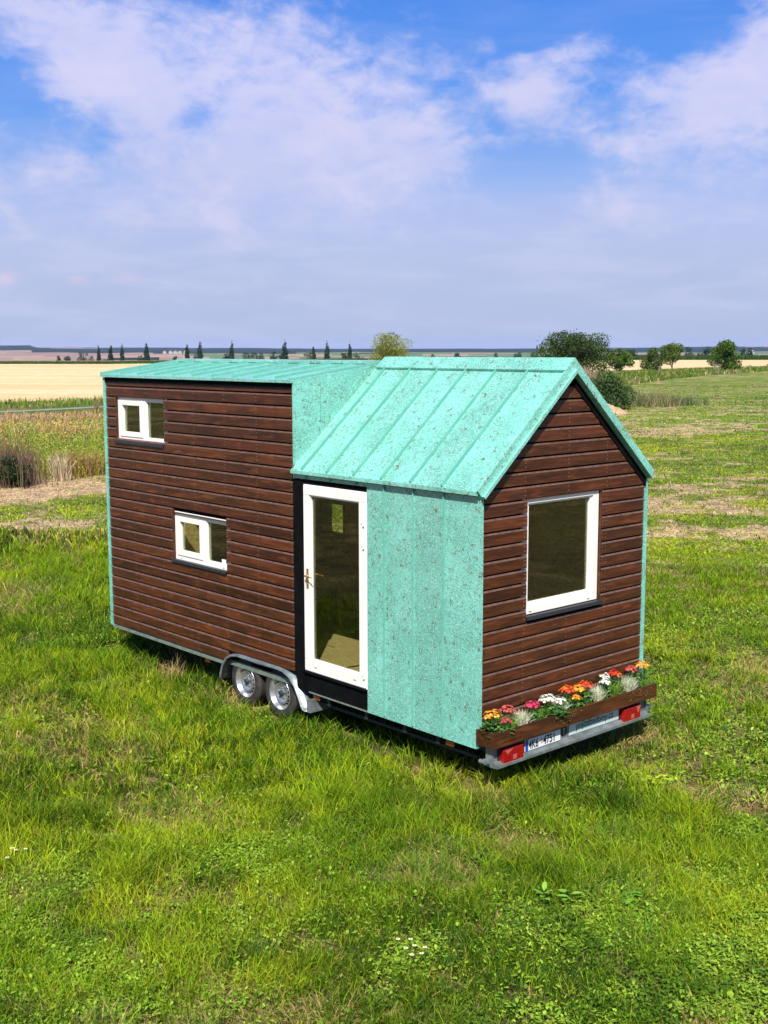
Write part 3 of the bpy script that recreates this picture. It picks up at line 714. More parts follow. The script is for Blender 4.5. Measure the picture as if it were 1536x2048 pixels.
mb = MB(); mb.ext([(.20, 2.95, .66), (.20, 2.97, .66), (1.5, 2.97, .66), (1.5, 2.95, .66)], (0, .0, .30)) if False else None
# turquoise metal: near wall panel, lintel, corner strips, hidden walls
g = MB()
g.box(-.004, .040, -.018, 1.53, .455, 2.79); g.box(-.004, .040, 1.533, L1-.005, 2.752, 2.79)
g.m = 1
for yv in (.44, .85, 1.265): g.box(-.024, -.005, yv-.0035, yv+.0035, .462, 2.80)
for yv in (1.68, 2.095, 2.49): g.box(-.022, -.005, yv-.005, yv+.005, 2.757, 2.80)
g.m = 0; g.box(-.006, .0, 0, 1.53, .44, .454)
g.box(-.006, .010, -.022, -.019, .455, 2.80)
o = g.build('metal_wall', ['green', 'seam'], H); o['label'] = 'turquoise standing seam wall panel right of the door'
g = MB()
g.box(W-.004, W+.028, -.012, L, .46, 2.80) if False else holed(SX, g, -.014, L, .46, 2.80, W-.002, W+.028, [BI])
SX.box(g, L1, L, 2.803, 3.74, W-.002, W+.028)
for k in range(16): g.box(W+.029, W+.048, .01+k*.44, .02+k*.44, .47, 2.79)
g.box(.0, W-.004, 6.70, 6.74, .46, 3.74)
g.box(-.014, -.001, 6.696, 6.742, .46, 3.75)
g.build('metal_wall', 'green', H)
# roofs
def roof_slab(mb, y0, y1, side, t=.03, x_e=-.055, zr=ZR, ze=ZE):
    xs = (x_e, 1.25) if side == 0 else (W-x_e, 1.25)
    a = [(xs[0], y0, ze), (xs[1], y0, zr), (xs[1], y0, zr-t), (xs[0], y0, ze-t)]; mb.ext(a, (0, y1-y0, 0))
def rib(mb, y, x0, z0, x1, z1, h=.030, w=.005):
    d = Vector((x1-x0, 0, z1-z0)).normalized(); nrm = Vector((-d.z, 0, d.x))
    if nrm.z < 0: nrm = -nrm
    p0, p1 = Vector((x0, y, z0))+nrm*.001, Vector((x1, y, z1))+nrm*.001; off = Vector((0, w, 0))
    mb.m = 1; mb.prism([p0-off, p0+off, p0+off+nrm*h, p0-off+nrm*h], [p1-off, p1+off, p1+off+nrm*h, p1-off+nrm*h]); mb.m = 0  # seam slot is a darker green, painting shade into the rib colour
g = MB(); sl = (ZR-ZE)/1.305
for side in (0, 1):
    roof_slab(g, -.03, L1-.003, side)
    X = (lambda x: x) if side == 0 else (lambda x: W-x)
    for yv in (.43, .85, 1.265, 1.68, 2.10, 2.51): rib(g, yv, X(-.045), ZE+.010, X(1.14), ZE+sl*1.195)
    # folded verge: upstand along the gable edge, then a lower ledge
    n_ = Vector((-(ZR-ZE), 0, 1.305)).normalized()
    def up_(x, y, h): 
        if x > 1.24: return (1.25, y, ZR+h/n_.z)
        q = Vector((x, y, ZE+sl*(x+.055)))+n_*h; return (q.x if side == 0 else W-q.x, q.y, q.z)
    g.prism([up_(-.06, -.052, .026), up_(-.06, -.033, .026), up_(-.06, -.033, -.045), up_(-.06, -.052, -.045)],
            [up_(1.25, -.052, .026), up_(1.25, -.033, .026), up_(1.25, -.033, -.045), up_(1.25, -.052, -.045)])
    g.prism([up_(-.06, -.085, -.048), up_(-.06, -.004, -.048), up_(-.06, -.004, -.078), up_(-.06, -.085, -.078)],
            [up_(1.25, -.085, -.048), up_(1.25, -.004, -.048), up_(1.25, -.004, -.078), up_(1.25, -.085, -.078)])
    # ridge capping
    a = [up_(1.14, -.05, .026), up_(1.14, -.05, .030), up_(1.25, -.05, .030), up_(1.25, -.05, .026)]
    b = [up_(1.14, L1-.05, .026), up_(1.14, L1-.05, .030), up_(1.25, L1-.05, .030), up_(1.25, L1-.05, .026)]
    g.prism(a, b)
    a = [up_(1.135, -.05, .001), up_(1.135, -.05, .030), up_(1.139, -.05, .030), up_(1.139, -.05, .001)]
    b = [up_(1.135, L1-.05, .001), up_(1.135, L1-.05, .030), up_(1.139, L1-.05, .030), up_(1.139, L1-.05, .001)]
    g.prism(a, b)
    # drip edge at the eaves
    ex = X(-.058); g.box(min(ex, X(-.050)), max(ex, X(-.050)), -.03, L1, ZE-.035, ZE+.002)
o = g.build('gable_roof', ['green', 'seam'], H); o['label'] = 'steep turquoise standing seam gable roof'
g = MB(); ZB = 3.955; sb = (ZB-ZT-.02)/1.30
for side in (0, 1):
    X = (lambda x: x) if side == 0 else (lambda x: W-x)
    a = [(X(-.045), L1+.0, ZT+.02), (X(1.25), L1, ZB), (X(1.25), L1, ZB-.03), (X(-.045), L1, ZT-.01)]; g.ext(a, (0, L-L1+.04, 0))
    for yv in (6.35, 5.93, 5.52, 5.10, 4.69, 4.27, 3.85, 3.45, 3.05): rib(g, yv, X(.03), ZT+.02+sb*.075, X(1.13), ZT+.02+sb*1.175, .024, .007)
    rib(g, 6.735, X(-.04), ZT+.021, X(1.24), ZB-.001, .03, .012); rib(g, L1+.018, X(-.04), ZT+.021, X(1.24), ZB-.001, .014, .012)
    g.prism([(X(1.12), L1+.04, ZB-.01), (X(1.12), L1+.04, ZB+.018), (X(1.25), L1+.04, ZB+.028), (X(1.25), L1+.04, ZB+.001)], [(X(1.12), L+.03, ZB-.01), (X(1.12), L+.03, ZB+.018), (X(1.25), L+.03, ZB+.028), (X(1.25), L+.03, ZB+.001)])
o = g.build('loft_roof', ['green', 'seam'], H); o['label'] = 'low pitched turquoise roof over the taller part'
g = MB()
# cheek wall between the two roofs
g.prism([(.0, L1+.001, ZE-.10), (.0, L1+.001, ZT), (1.25, L1+.001, ZB-.032), (2.5, L1+.001, ZT), (2.5, L1+.001, ZE-.10)], [(.0, L1+.03, ZE-.10), (.0, L1+.03, ZT), (1.25, L1+.03, ZB-.032), (2.5, L1+.03, ZT), (2.5, L1+.03, ZE-.10)])
for side in (0, 1):
    X = (lambda x: x) if side == 0 else (lambda x: W-x)
    q = lambda x, h: (X(x), L1-.006, ZE+sl*(x+.055)+h)
    g.ext([q(.002, .0), q(1.15, .0), q(1.02, .095), q(.002, .165)], (0, .0065, 0))
    g.box(min(X(.335), X(.345)), max(X(.335), X(.345)), L1-.018, L1+.0005, ZE+sl*.39+.165, ZT+.04)
    g.box(min(X(-.010), X(-.001)), max(X(-.010), X(-.001)), L1-.001, L1+.012, ZE+.05, ZT+.012)
g.build('cheek_wall', 'green', H)
# black trim: fascia, verge boards, door surround, base board
b = MB()
b.box(-.012, .04, L1+.033, 6.695, ZT-.075, ZT-.012); b.build('fascia_board', 'black', H); b = MB()
b.box(-.004, .040, 2.565, 2.730, .60, 2.738); b.box(.004, .040, 1.533, 2.563, 2.70, 2.749)
b.box(.012, .040, 1.535, 2.563, .45, .665); b.box(-.002, .045, 2.565, 2.70, .45, .597)
b.box(-.018, .012, 1.55, 2.62, .655, .668); b.build('door_surround', 'black', H); b = MB()
for side in (0, 1):
    X = (lambda x: x) if side == 0 else (lambda x: W-x)
    b.ext([(X(-.0), -.010, ZE-.05), (X(1.25), -.010, ZR-.075), (X(1.25), -.010, ZR-.185), (X(0), -.010, ZE-.145)], (0, .030, 0))
b.build('verge_board', 'black', H)

# ------------------------------------------------------------------ windows and door
def bar(fc, mb, u0, u1, w0, w1, d0, d1): fc.box(mb, u0, u1, w0, w1, d0, d1)
def ring(fc, mb, u0, u1, w0, w1, t, d0, d1, tb=None, tt=None):
    tb = tb or t; tt = tt or t
    bar(fc, mb, u0, u0+t, w0+tb, w1-tt, d0, d1); bar(fc, mb, u1-t, u1, w0+tb, w1-tt, d0, d1)
    bar(fc, mb, u0, u1, w0, w0+tb, d0, d1); bar(fc, mb, u0, u1, w1-tt, w1, d0, d1)
def pane(fc, u0, u1, w0, w1, d, parent):
    mb = MB(); fc.box(mb, u0, u1, w0, w1, d, d+.004)
    return mb.build('glass_pane', 'glass', parent)
def reveal(fc, mb, u0, u1, w0, w1):
    for a in ((u0-.012, u0, w0, w1), (u1, u1+.012, w0, w1), (u0, u1, w1, w1+.012)): pass
def two_light(u0, u1, w0, w1, label, sticker=False):
    mb = MB(); ring(SX, mb, u0-.05, u1-.008, w0-.01, w1+.02, .055, .028, .095, .055, .055)
    bar(SX, mb, u0+.455, u0+.52, w0+.045, w1-.035, .028, .095)
    wdw = mb.build('window', 'white', H, .004); wdw['label'] = label
    s = MB(); ring(SX, s, u0+.523, u1-.066, w0+.048, w1-.038, .062, .018, .08); s.build('sash', 'white', wdw, .004)
    pane(SX, u0+.583, u1-.126, w0+.108, w1-.098, .055, wdw); pane(SX, u0+.004, u0+.456, w0+.044, w1-.034, .065, wdw)
    bd = MB(); ring(SX, bd, u0+.0, u0+.455, w0+.046, w1-.036, .012, .045, .062); bd.build('glazing_bead', 'white', wdw)
    d = MB(); bar(SX, d, u0-.012, u1+.02, w0-.024, w0-.006, -.024, .026); bar(SX, d, u0-.012, u1+.02, w0-.040, w0-.024, -.024, -.019); d.build('sill', 'sill', wdw)
    for uu in (u0+.10, u1-.14): l = MB(); bar(SX, l, uu-.015, uu+.015, w0+.008, w0+.015, .025, .0285); l.build('drain_cap', 'zinc_dull', wdw)
    if sticker:
        q = MB(); bar(SX, q, u0+.10, u0+.185, w0+.046, w0+.105, .0625, .064); q.build('sticker', 'plate', wdw)
    r_ = MB(); bar(SX, r_, u1-.003, u1+.010, w0-.02, w1+.01, .001, .028); bar(SX, r_, u0-.012, u1+.01, w1, w1+.010, .004, .028)
    r_.build('reveal_board', 'wood_side', wdw)
    return wdw
two_light(*UW, 'small upper window with white frame')
two_light(*LW, 'small lower window with white frame and sticker', True)
u0, u1, w0, w1 = EW
mb = MB(); ring(SY, mb, u0-.05, u1-.01, w0-.0, w1+.02, .085, .028, .095, .07, .065)
wdw = mb.build('window', 'white', H, .004); wdw['label'] = 'large window in the gable wall'
s = MB(); ring(SY, s, u0+.035, u1-.095, w0+.07, w1-.045, .028, .046, .09, .04, .018); s.build('sash', 'white', wdw, .003)
pane(SY, u0+.06, u1-.12, w0+.10, w1-.055, .075, wdw)
d = MB(); bar(SY, d, u0-.02, u1+.02, w0-.026, w0-.006, -.026, .026); bar(SY, d, u0-.02, u1+.02, w0-.044, w0-.026, -.026, -.021); d.build('sill', 'sill', wdw)
for uu in (u0+.08, u1-.15): l = MB(); bar(SY, l, uu-.018, uu+.018, w0+.02, w0+.028, .025, .0285); l.build('drain_cap', 'zinc_dull', wdw)
r_ = MB(); bar(SY, r_, u1-.003, u1+.010, w0-.02, w1+.01, .001, .028); bar(SY, r_, u0-.012, u1+.01, w1, w1+.010, .004, .028); r_.build('reveal_board', 'wood_end', wdw)
# hidden side window seen through the door
mb = MB(); ring(SX, mb, BI[0], BI[1], BI[2], BI[3], .05, W-.10, W-.02, .10); bar(SX, mb, 5.09, 5.15, 1.65, 2.04, W-.10, W-.02)
wb = mb.build('window', 'dark_steel', H); wb['label'] = 'small far window seen through the glass door'  # frame coloured dark to paint in the shade inside the room
pane(SX, 4.77, 5.09, 1.65, 2.04, W-.04, wb); pane(SX, 5.15, 5.23, 1.65, 2.04, W-.04, wb)
# door
mb = MB(); ring(SX, mb, 1.545, 2.56, .670, 2.698, .030, .006, .08); dw = mb.build('door', 'white', H, .003); dw['label'] = 'white framed glass door'
s = MB(); ring(SX, s, 1.558, 2.545, .684, 2.684, .090, -.012, .06, .12, .095); s.build('leaf', 'white', dw, .005)
s = MB(); ring(SX, s, 1.648, 2.455, .804, 2.589, .014, .004, .04); s.build('glazing_bead', 'white', dw)
pane(SX, 1.655, 2.448, .81, 2.582, .032, dw)
hd = MB(); hd.box(-.020, -.0125, 2.462, 2.494, 1.59, 1.80); hd.tube([(-.02, 2.478, 1.725), (-.055, 2.478, 1.725)], .010, 8)
hd.tube([(-.055, 2.478, 1.725), (-.062, 2.45, 1.725), (-.060, 2.36, 1.722)], [.010, .009, .007], 8); hd.tube([(-.021, 2.478, 1.64), (-.028, 2.478, 1.64)], .011, 8)
hd.build('handle', 'brass', dw, 0)
hb = MB(); hb.tube([(.062, 2.478, 1.725), (.10, 2.478, 1.725)], .010, 8); hb.tube([(.10, 2.478, 1.725), (.105, 2.36, 1.722)], .008, 8); hb.build('handle', 'brass', dw)
for zc in (2.41, 2.18, .84):
    q = MB(); q.tube([(-.022, 1.566, zc-.055), (-.022, 1.566, zc+.055)], .011, 8); q.box(-.018, -.0125, 1.57, 1.61, zc-.035, zc+.035); q.build('hinge', 'white', dw)
for yy in (1.72, 2.36): l = MB(); l.box(-.0135, -.0122, yy-.02, yy+.02, .735, .745); l.build('drain_cap', 'zinc_dull', dw)

# loose boards lying inside behind the door
e = empty('plywood_sheet', (.65, 3.0, .66), 'tan plywood sheet lying on the floor inside the glass door', 'board')
mb = MB(); mb.ext([(.16, 2.40, .675), (.92, 2.25, .675), (1.02, 3.42, .675), (.30, 3.52, .675)], (0, 0, .018)); mb.build('board', 'ply', e)

# ------------------------------------------------------------------ trailer
c = MB()
c.box(-.002, .03, 4.10, 6.70, .432, .466); c.box(-.002, .03, .02, 2.50, .436, .446)
c.box(.034, .045, 2.48, 6.70, .440, .50)
c.build('edge_rail', 'zinc_dull', H)
c = MB()
for xx in (.30, 2.14): c.box(xx, xx+.06, -.14, 7.0, .30, .42)
for yy in np.arange(.3, 6.7, .62): c.box(.10, 2.40, yy, yy+.05, .425, .50)
c.box(.10, .13, .10, 2.45, .30, .33)
for yy in (.55, 1.02, 1.60, 2.20): c.box(.055, .10, yy, yy+.05, .336, .434)
c.build('chassis_frame', 'dark_steel', H)
c = MB(); c.box(.04, W-.04, .0, 6.68, .503, .527); c.build('underfloor', 'black', H)
c = MB()
for s_ in (-1, 1): c.prism([(1.25+s_*.92-.04, 6.9, .30), (1.25+s_*.92+.04, 6.9, .30), (1.25+s_*.92+.04, 6.9, .40), (1.25+s_*.92-.04, 6.9, .40)], [(1.25+s_*.06-.04, 8.1, .36), (1.25+s_*.06+.04, 8.1, .36), (1.25+s_*.06+.04, 8.1, .46), (1.25+s_*.06-.04, 8.1, .46)])
c.box(1.19, 1.31, 8.0, 8.45, .40, .48); c.tube([(1.25, 8.0, .02), (1.25, 8.0, .62)], .028, 10); c.build('drawbar', 'zinc', H)
for yy, zz in ((6.5, .385), (4.52, .385), (2.42, .385), (.40, .385)):
    c = MB(); c.box(.044, .054, yy-.055, yy+.055, zz-.022, zz+.022); c.build('side_reflector', 'orange', H, .003)
# axles and wheels
c = MB()
for yy in (3.74, 3.08): c = MB(); c.box(.15, 2.35, yy-.035, yy+.035, .26, .33); c.build('axle', 'dark_steel', H)
def wheel(yc, xo, sgn):
    c0 = (xo, yc, .29)
    hub = MB(); hub.lathe([(sgn*.155, .02), (sgn*.155, .105), (sgn*.085, .105), (sgn*.075, .10)], c0, 32); hub.lathe([(sgn*.01, .001), (sgn*.01, .022), (sgn*.02, .030), (sgn*.06, .034)], c0, 20)
    w = hub.build('wheel', 'dark_steel', H)
    t = MB(); t.lathe([(sgn*a, r) for a, r in ((.150, .185), (.155, .20), (.160, .235), (.158, .262), (.146, .281), (.120, .289), (.110, .284), (.100, .290), (.080, .285), (.070, .290), (.050, .284), (.042, .289), (.018, .281), (.004, .262), (.0, .235), (.005, .205), (.014, .185))], c0, 56)
    t.build('tyre', 'tyre', w)
    r = MB(); r.lathe([(sgn*a, q) for a, q in ((.150, .186), (.020, .186), (.006, .190), (.004, .184), (.012, .178), (.050, .166), (.060, .160), (.058, .152))], c0, 56)
    # disc with a ring of slots
    n = 16
    for k in range(n):
        a0 = 2*PI*k/n; a1 = a0+2*PI/n*.62; a2 = a0+2*PI/n
        def pt(ri, an, xx): return (c0[0]+sgn*xx, c0[1]+ri*math.cos(an), c0[2]+ri*math.sin(an))
        r.add([pt(.152, a1, .058), pt(.152, a2, .058), pt(.122, a2, .034), pt(.122, a1, .034)], [(0, 1, 2, 3)], True)
        r.add([pt(.152, a0, .058), pt(.152, a1, .058), pt(.146, a1, .053), pt(.146, a0, .053)], [(0, 1, 2, 3)], True)
    r.lathe([(sgn*.034, .123), (sgn*.030, .112), (sgn*.036, .092), (sgn*.048, .080), (sgn*.046, .045), (sgn*.040, .034)], c0, 40)
    r.lathe([(sgn*.150, .15), (sgn*.110, .13)], c0, 24)
    r.build('rim', 'rim', w)
    for k in range(5):
        b_ = MB(); an = 2*PI*k/5+.3; p = (c0[1]+.058*math.cos(an), c0[2]+.058*math.sin(an)); b_.tube([(c0[0]+sgn*.046, *p), (c0[0]+sgn*.028, *p)], .009, 6); b_.build('wheel_bolt', 'zinc', w)
for yc in (3.74, 3.08): wheel(yc, .035, 1); wheel(yc, W-.035, -1)
# tandem mudguards
def guard(x0, x1, sgn):
    prof = [(4.17, .235), (4.155, .32), (4.11, .43), (4.03, .53), (3.93, .585), (3.80, .610), (3.4, .612), (3.02, .612), (2.90, .600), (2.79, .555), (2.70, .47), (2.63, .36), (2.585, .27), (2.55, .235), (2.50, .228)]
    g = MB(); vs = []
    for y, z in prof: vs += [(x0, y, z), (x1, y, z)]
    g.add(vs, [(2*i, 2*i+1, 2*i+3, 2*i+2) for i in range(len(prof)-1)], True)
    cy, cz = 3.40, .12; inn = []
    for y, z in prof:
        dy, dz = cy-y, cz-z; l_ = math.hypot(dy, dz); inn.append((y+dy/l_*.035, z+dz/l_*.035))
    vs = []
    for (y, z), (yi, zi) in zip(prof, inn): vs += [(x0, y, z), (x0-sgn*.012, (y+yi)/2, (z+zi)/2), (x0, yi, zi)]
    fs = []
    for i in range(len(prof)-1): fs += [(3*i, 3*i+1, 3*i+4, 3*i+3), (3*i+1, 3*i+2, 3*i+5, 3*i+4)]
    g.add(vs, fs, True)
    o = g.build('mudguard', 'zinc', H); sd = o.modifiers.new('thick', 'SOLIDIFY'); sd.thickness = .003
    f = MB(); f.box(min(x0, x1-.0), max(x0, x1), 2.44, 2.498, .225, .36); f.build('mud_flap', 'zinc', H)
guard(-.03, .24, 1); guard(W+.03, W-.24, -1)
wl = MB(); wl.box(.25, .27, 2.7, 4.1, .30, .66); wl.box(.03, .25, 2.7, 4.1, .63, .645); wl.build('wheel_arch', 'black', H)
# rear beam with lights, plate and lettering
c = MB()
pro = [(-.150, .487), (-.150, .345), (-.185, .325), (-.215, .318), (-.215, .292), (-.16, .292), (-.12, .318), (-.12, .487)]
c.prism([(.045, y, z) for y, z in pro], [(2.40, y, z) for y, z in pro])
for xx in (.03, 2.385): c.ext([(xx, -.19, .295), (xx, -.08, .295), (xx, -.08, .49), (xx, -.152, .49)], (.012, 0, 0))
c.box(.10, 2.36, -.12, -.02, .44, .452)
c.build('rear_beam', 'zinc', H)
c = MB(); c.box(1.14, 1.93, -.156, -.1515, .352, .482); sg = c.build('name_sign', 'signgrey', H); sg['label'] = 'pale metal sign reading pojizdnedomy.cz'
def text(s, size, loc, xs, m, parent, name='lettering', z=.002, bold=0):
    cu = bpy.data.curves.new('lettering', 'FONT'); cu.body = s; cu.size = size; cu.extrude = .0008; cu.offset = bold; cu.space_character = 1.02
    ob = bpy.data.objects.new('lettering_tmp', cu); COL.objects.link(ob)
    dg = bpy.context.evaluated_depsgraph_get(); dg.update(); me = bpy.data.meshes.new_from_object(ob.evaluated_get(dg)); bpy.data.objects.remove(ob)
    for v in me.vertices: v.co = Vector((loc[0]+v.co.x*xs, loc[1]-v.co.z, loc[2]+v.co.y))
    me.materials.clear(); return link(name, me, m, parent)
text('pojizdnedomy.cz', .098, (1.245, -.1575, .396), .88, 'gink', sg, bold=.001)
c = MB(); n = 20
c.ext([(1.06+.052*math.cos(2*PI*k/n), -.1515, .418+.052*math.sin(2*PI*k/n)) for k in range(n)], (0, -.004, 0)); lg = c.build('round_emblem', 'ink', sg)
c = MB(); c.box(1.057, 1.063, -.157, -.1556, .385, .432); c.box(1.05, 1.07, -.157, -.1556, .435, .445); c.build('emblem_stroke', 'signgrey', lg) if False else c.build('emblem_stroke', 'signgrey', sg)
c = MB(); c.box(.475, .995, -.168, -.162, .345, .457); pl = c.build('number_plate', 'plate', H, .002)
c = MB(); c.box(.480, .520, -.170, -.1682, .349, .453); c.build('plate_band', 'blue', pl)
c = MB(); c.box(.42, 1.0, -.161, -.151, .335, .470); c.build('plate_holder', 'ink', pl)
text('4K6', .118, (.530, -.1690, .360), .70, 'ink', pl, bold=.002); text('4751', .118, (.738, -.1690, .360), .76, 'ink', pl, bold=.002)
c = MB()
for zz in (.385, .42): c.box(.708, .726, -.1692, -.1682, zz-.009, zz+.009)
c.build('plate_sticker', 'orange', pl)
for x0 in (.14, 1.96):
    c = MB(); c.box(x0, x0+.28, -.205, -.152, .305, .452); tl = c.build('tail_light', 'red', H, .008)
    c = MB(); c.box(x0+(.13 if x0 < 1 else .12), x0+(.18 if x0 < 1 else .17), -.2075, -.2055, .335, .38); c.build('clear_lens', 'redlight', tl, .003)
    c = MB(); c.box(x0-.03, x0+.33, -.16, -.1515, .33, .47); c.build('lamp_bracket', 'dark_steel', tl)
    c = MB(); c.ext([(x0+.02, -.2052, .440), (x0+.13, -.2052, .440), (x0+.05, -.2052, .40)] if x0 < 1 else [(x0+.20, -.2052, .448), (x0+.28, -.2052, .448), (x0+.24, -.2052, .37)], (0, -.0015, 0)); c.build('white_reflector', 'redlight', tl)
for xx, s_ in ((.03, -1), (2.397, 1)):
    c = MB(); c.tube([(xx, -.12, .372), (xx+s_*.10, -.12, .372)], .016, 10); c.tube([(xx+s_*.04, -.145, .345), (xx+s_*.04, -.145, .40)], .018, 10)
    c.tube([(xx+s_*.085, -.16, .365), (xx+s_*.085, -.09, .365)], .022, 10); c.build('corner_clamp', 'zinc', H)
# planter box
c = MB(); c.cur = (.95, .9, .9)
X0, X1, Y0, Y1, Z0, Z1 = -.03, 2.47, -.235, -.03, .497, .642
c.box(X0, X1, Y0, Y0+.018, Z0, Z1); c.cur = (.8, .8, .8); c.box(X0, X0+.018, Y0+.019, Y1, Z0, Z1); c.box(X1-.018, X1, Y0+.019, Y1, Z0, Z1); c.box(X0, X1, Y1+.001, Y1+.018, Z0, Z1); c.box(X0+.019, X1-.019, Y0+.019, Y1, Z0, Z0+.015)
pb = c.build('flower_box', 'wood_end', H, .002); pb['label'] = 'long dark wooden flower box on the gable end'
c = MB(); c.box(X0+.02, X1-.02, Y0+.021, Y1-.002, Z0+.02, Z1-.035); c.build('soil', 'soil', pb)

# ------------------------------------------------------------------ flowers in the box
def np_part(name, V, Q, C, m, parent): return link(name, np_mesh(name, V, quads=Q, qcol=C), m, parent)
def small_leaves(x, y, z0, h, r, n, size, cols, tilt=(.1, 1.1)):
    n = int(n*1.5)
    th = RNG.uniform(0, 2*PI, n); q = RNG.random(n)**.5*r
    return leaf_cloud(x+np.cos(th)*q, np.clip(y+np.sin(th)*q*.7, -.29, -.04), z0+RNG.random(n)*h, size*RNG.uniform(.6, 1.3, n), size*RNG.uniform(.45, .8, n), RNG.uniform(*tilt, n), jitter(np.array(cols)[RNG.integers(0, len(cols), n)], .15))
def bloom_head(x, y, z, r, n, cols, ps=.011):
    """a dome of small four-petalled flowers"""
    V = []; Q = []; C = []; k = 0
    for i in range(n):
        a = i*2.39996; q = math.sqrt((i+.5)/n); cx, cy = x+math.cos(a)*q*r+random.uniform(-.01, .01), y+math.sin(a)*q*r*.8+random.uniform(-.008, .008); cz = z+(1-q*q)*r*.45+random.uniform(-.016, .012)
        nrm = Vector((math.cos(a)*q*.8, math.sin(a)*q*.8, 1)).normalized(); t = nrm.orthogonal().normalized(); b = nrm.cross(t); rot = random.uniform(0, PI)
        col = np.array(cols[random.randrange(len(cols))])*random.uniform(.8, 1.2)
        for p in range(5):
            an = rot+p*2*PI/5; d1 = t*math.cos(an)+b*math.sin(an); d2 = t*math.cos(an+.55)+b*math.sin(an+.55); d3 = t*math.cos(an-.55)+b*math.sin(an-.55); c0 = Vector((cx, cy, cz))
            V += [c0-nrm*.003, c0+d3*ps*.8+nrm*.002, c0+d1*ps*1.35, c0+d2*ps*.8+nrm*.002]; Q.append((k, k+1, k+2, k+3)); k += 4; C.append(np.clip(col, 0, .95))
    return np.array([tuple(v) for v in V]), np.array(Q), np.array(C)
LG = [(.05, .13, .025), (.08, .20, .04), (.13, .27, .06)]
ORG = [(.85, .36, .03), (.80, .22, .02), (.9, .50, .06)]; RDC = [(.75, .06, .03), (.62, .03, .03), (.8, .16, .03)]; PNK = [(.70, .06, .15), (.60, .04, .12)]; SLM = [(.66, .14, .12), (.60, .10, .10)]
WHT = [(.85, .84, .76), (.80, .82, .70)]; RO = [(.80, .11, .02), (.85, .30, .02), (.75, .06, .03)]
def kal(x, zt, r, cols, label, nb=26, y=-.13, leaf=LG):
    r *= random.uniform(1.2, 1.45); nb = int(nb*1.5); zt += .01
    e = empty('flowering_plant', (x, y, .60), label, 'flower', 'potted plants in the flower box')
    V, Q, C = small_leaves(x, y, .60, max(.03, zt-.66), r*1.25, 60, .045, leaf); np_part('leaves', V, Q, C, 'leaf', e)
    st = MB(); st.cur = (.08, .18, .04)
    for k in range(5): a = k*1.26; st.tube([(x, y, .60), (x+math.cos(a)*r*.5, y+math.sin(a)*r*.4, zt-.01)], .0035, 4)
    st.build('stems', 'leaf', e)
    V, Q, C = bloom_head(x, y, zt, r, nb, cols, .0135); np_part('blossoms', V, Q, C, 'petal', e); return e
def spiky(x, zt, r, cols, label, n=150, y=-.13, name='spiky_plant', lean=(.05, .8), w=.0055):
    n = int(n*1.9); r *= 1.3; zt += .015
    th = RNG.uniform(0, 2*PI, n); q = RNG.random(n)**.5*r*.5; h = (zt-.60)*RNG.uniform(.6, 1.05, n)
    v, t, qd, c_ = blades(x+np.cos(th)*q, y+np.sin(th)*q*.8, np.full(n, .60), h, np.full(n, w), RNG.uniform(*lean, n), jitter(np.array(cols)[RNG.integers(0, len(cols), n)], .2), .3)
    return tag(link(name, np_mesh(name, v, t, qd, c_, c_), 'leaf'), label, 'plant', 'potted plants in the flower box')
SG = [(.16, .30, .04), (.10, .22, .03), (.22, .36, .06)]; SW = [(.62, .66, .42), (.46, .54, .28), (.72, .74, .54), (.80, .78, .66)]
kal(.06, .78, .068, ORG, 'orange flowering plant at the left end of the flower box')
spiky(.25, .74, .11, SG, 'fine green plant just right of the leftmost orange flowers')
kal(.33, .755, .06, SLM, 'salmon pink flowers behind the leftmost whitish heather', 22, -.07)
spiky(.47, .75, .09, SW, 'leftmost whitish heather, between salmon and hot pink flowers', 190)
kal(.62, .755, .062, PNK, 'hot pink flowers left of the biggest white flowers')
spiky(.71, .71, .08, SG, 'small fine green plant between hot pink and white flowers', 110)
kal(.84, .765, .072, WHT, 'biggest white flower head, left of the box middle', 34)
spiky(1.02, .755, .09, SW, 'second whitish heather, next to the biggest white flowers', 190)
e = empty('leafy_plant', (.88, -.16, .6), 'broad-leaved dark green plant below the biggest white flowers', 'plant', 'potted plants in the flower box')
V, Q, C = small_leaves(.90, -.17, .61, .06, .13, 46, .075, [(.04, .12, .03), (.06, .16, .04)]); np_part('leaves', V, Q, C, 'leaf', e)
kal(1.13, .80, .066, RO, 'red orange flowers left of the yellow orange ones at the middle', 28)
kal(1.27, .785, .070, ORG, 'yellow orange flowers at the middle of the box', 28, -.15)
kal(1.43, .785, .068, RDC, 'bright red flowers just right of the middle orange ones', 30, -.11)
spiky(1.60, .77, .09, SW, 'third whitish heather, between bright red and small white flowers', 170)
kal(1.73, .765, .052, WHT, 'small white flowers right of the bright red ones', 20)
spiky(1.86, .76, .10, SG, 'dense fine green plant right of the small white flowers', 170)
kal(1.95, .80, .060, RDC, 'red flowers behind the dense fine green plant', 22, -.08)
spiky(2.12, .77, .09, SW, 'rightmost whitish heather, below the pink red flowers', 190)
kal(2.23, .795, .058, SLM, 'pink red flowers left of the rightmost orange flowers', 22, -.08)
kal(2.38, .815, .066, ORG, 'orange flowering plant at the right end of the flower box', 26, -.11)
spiky(2.37, .72, .09, SG, 'fine green plant under the rightmost orange flowers', 130, -.17)
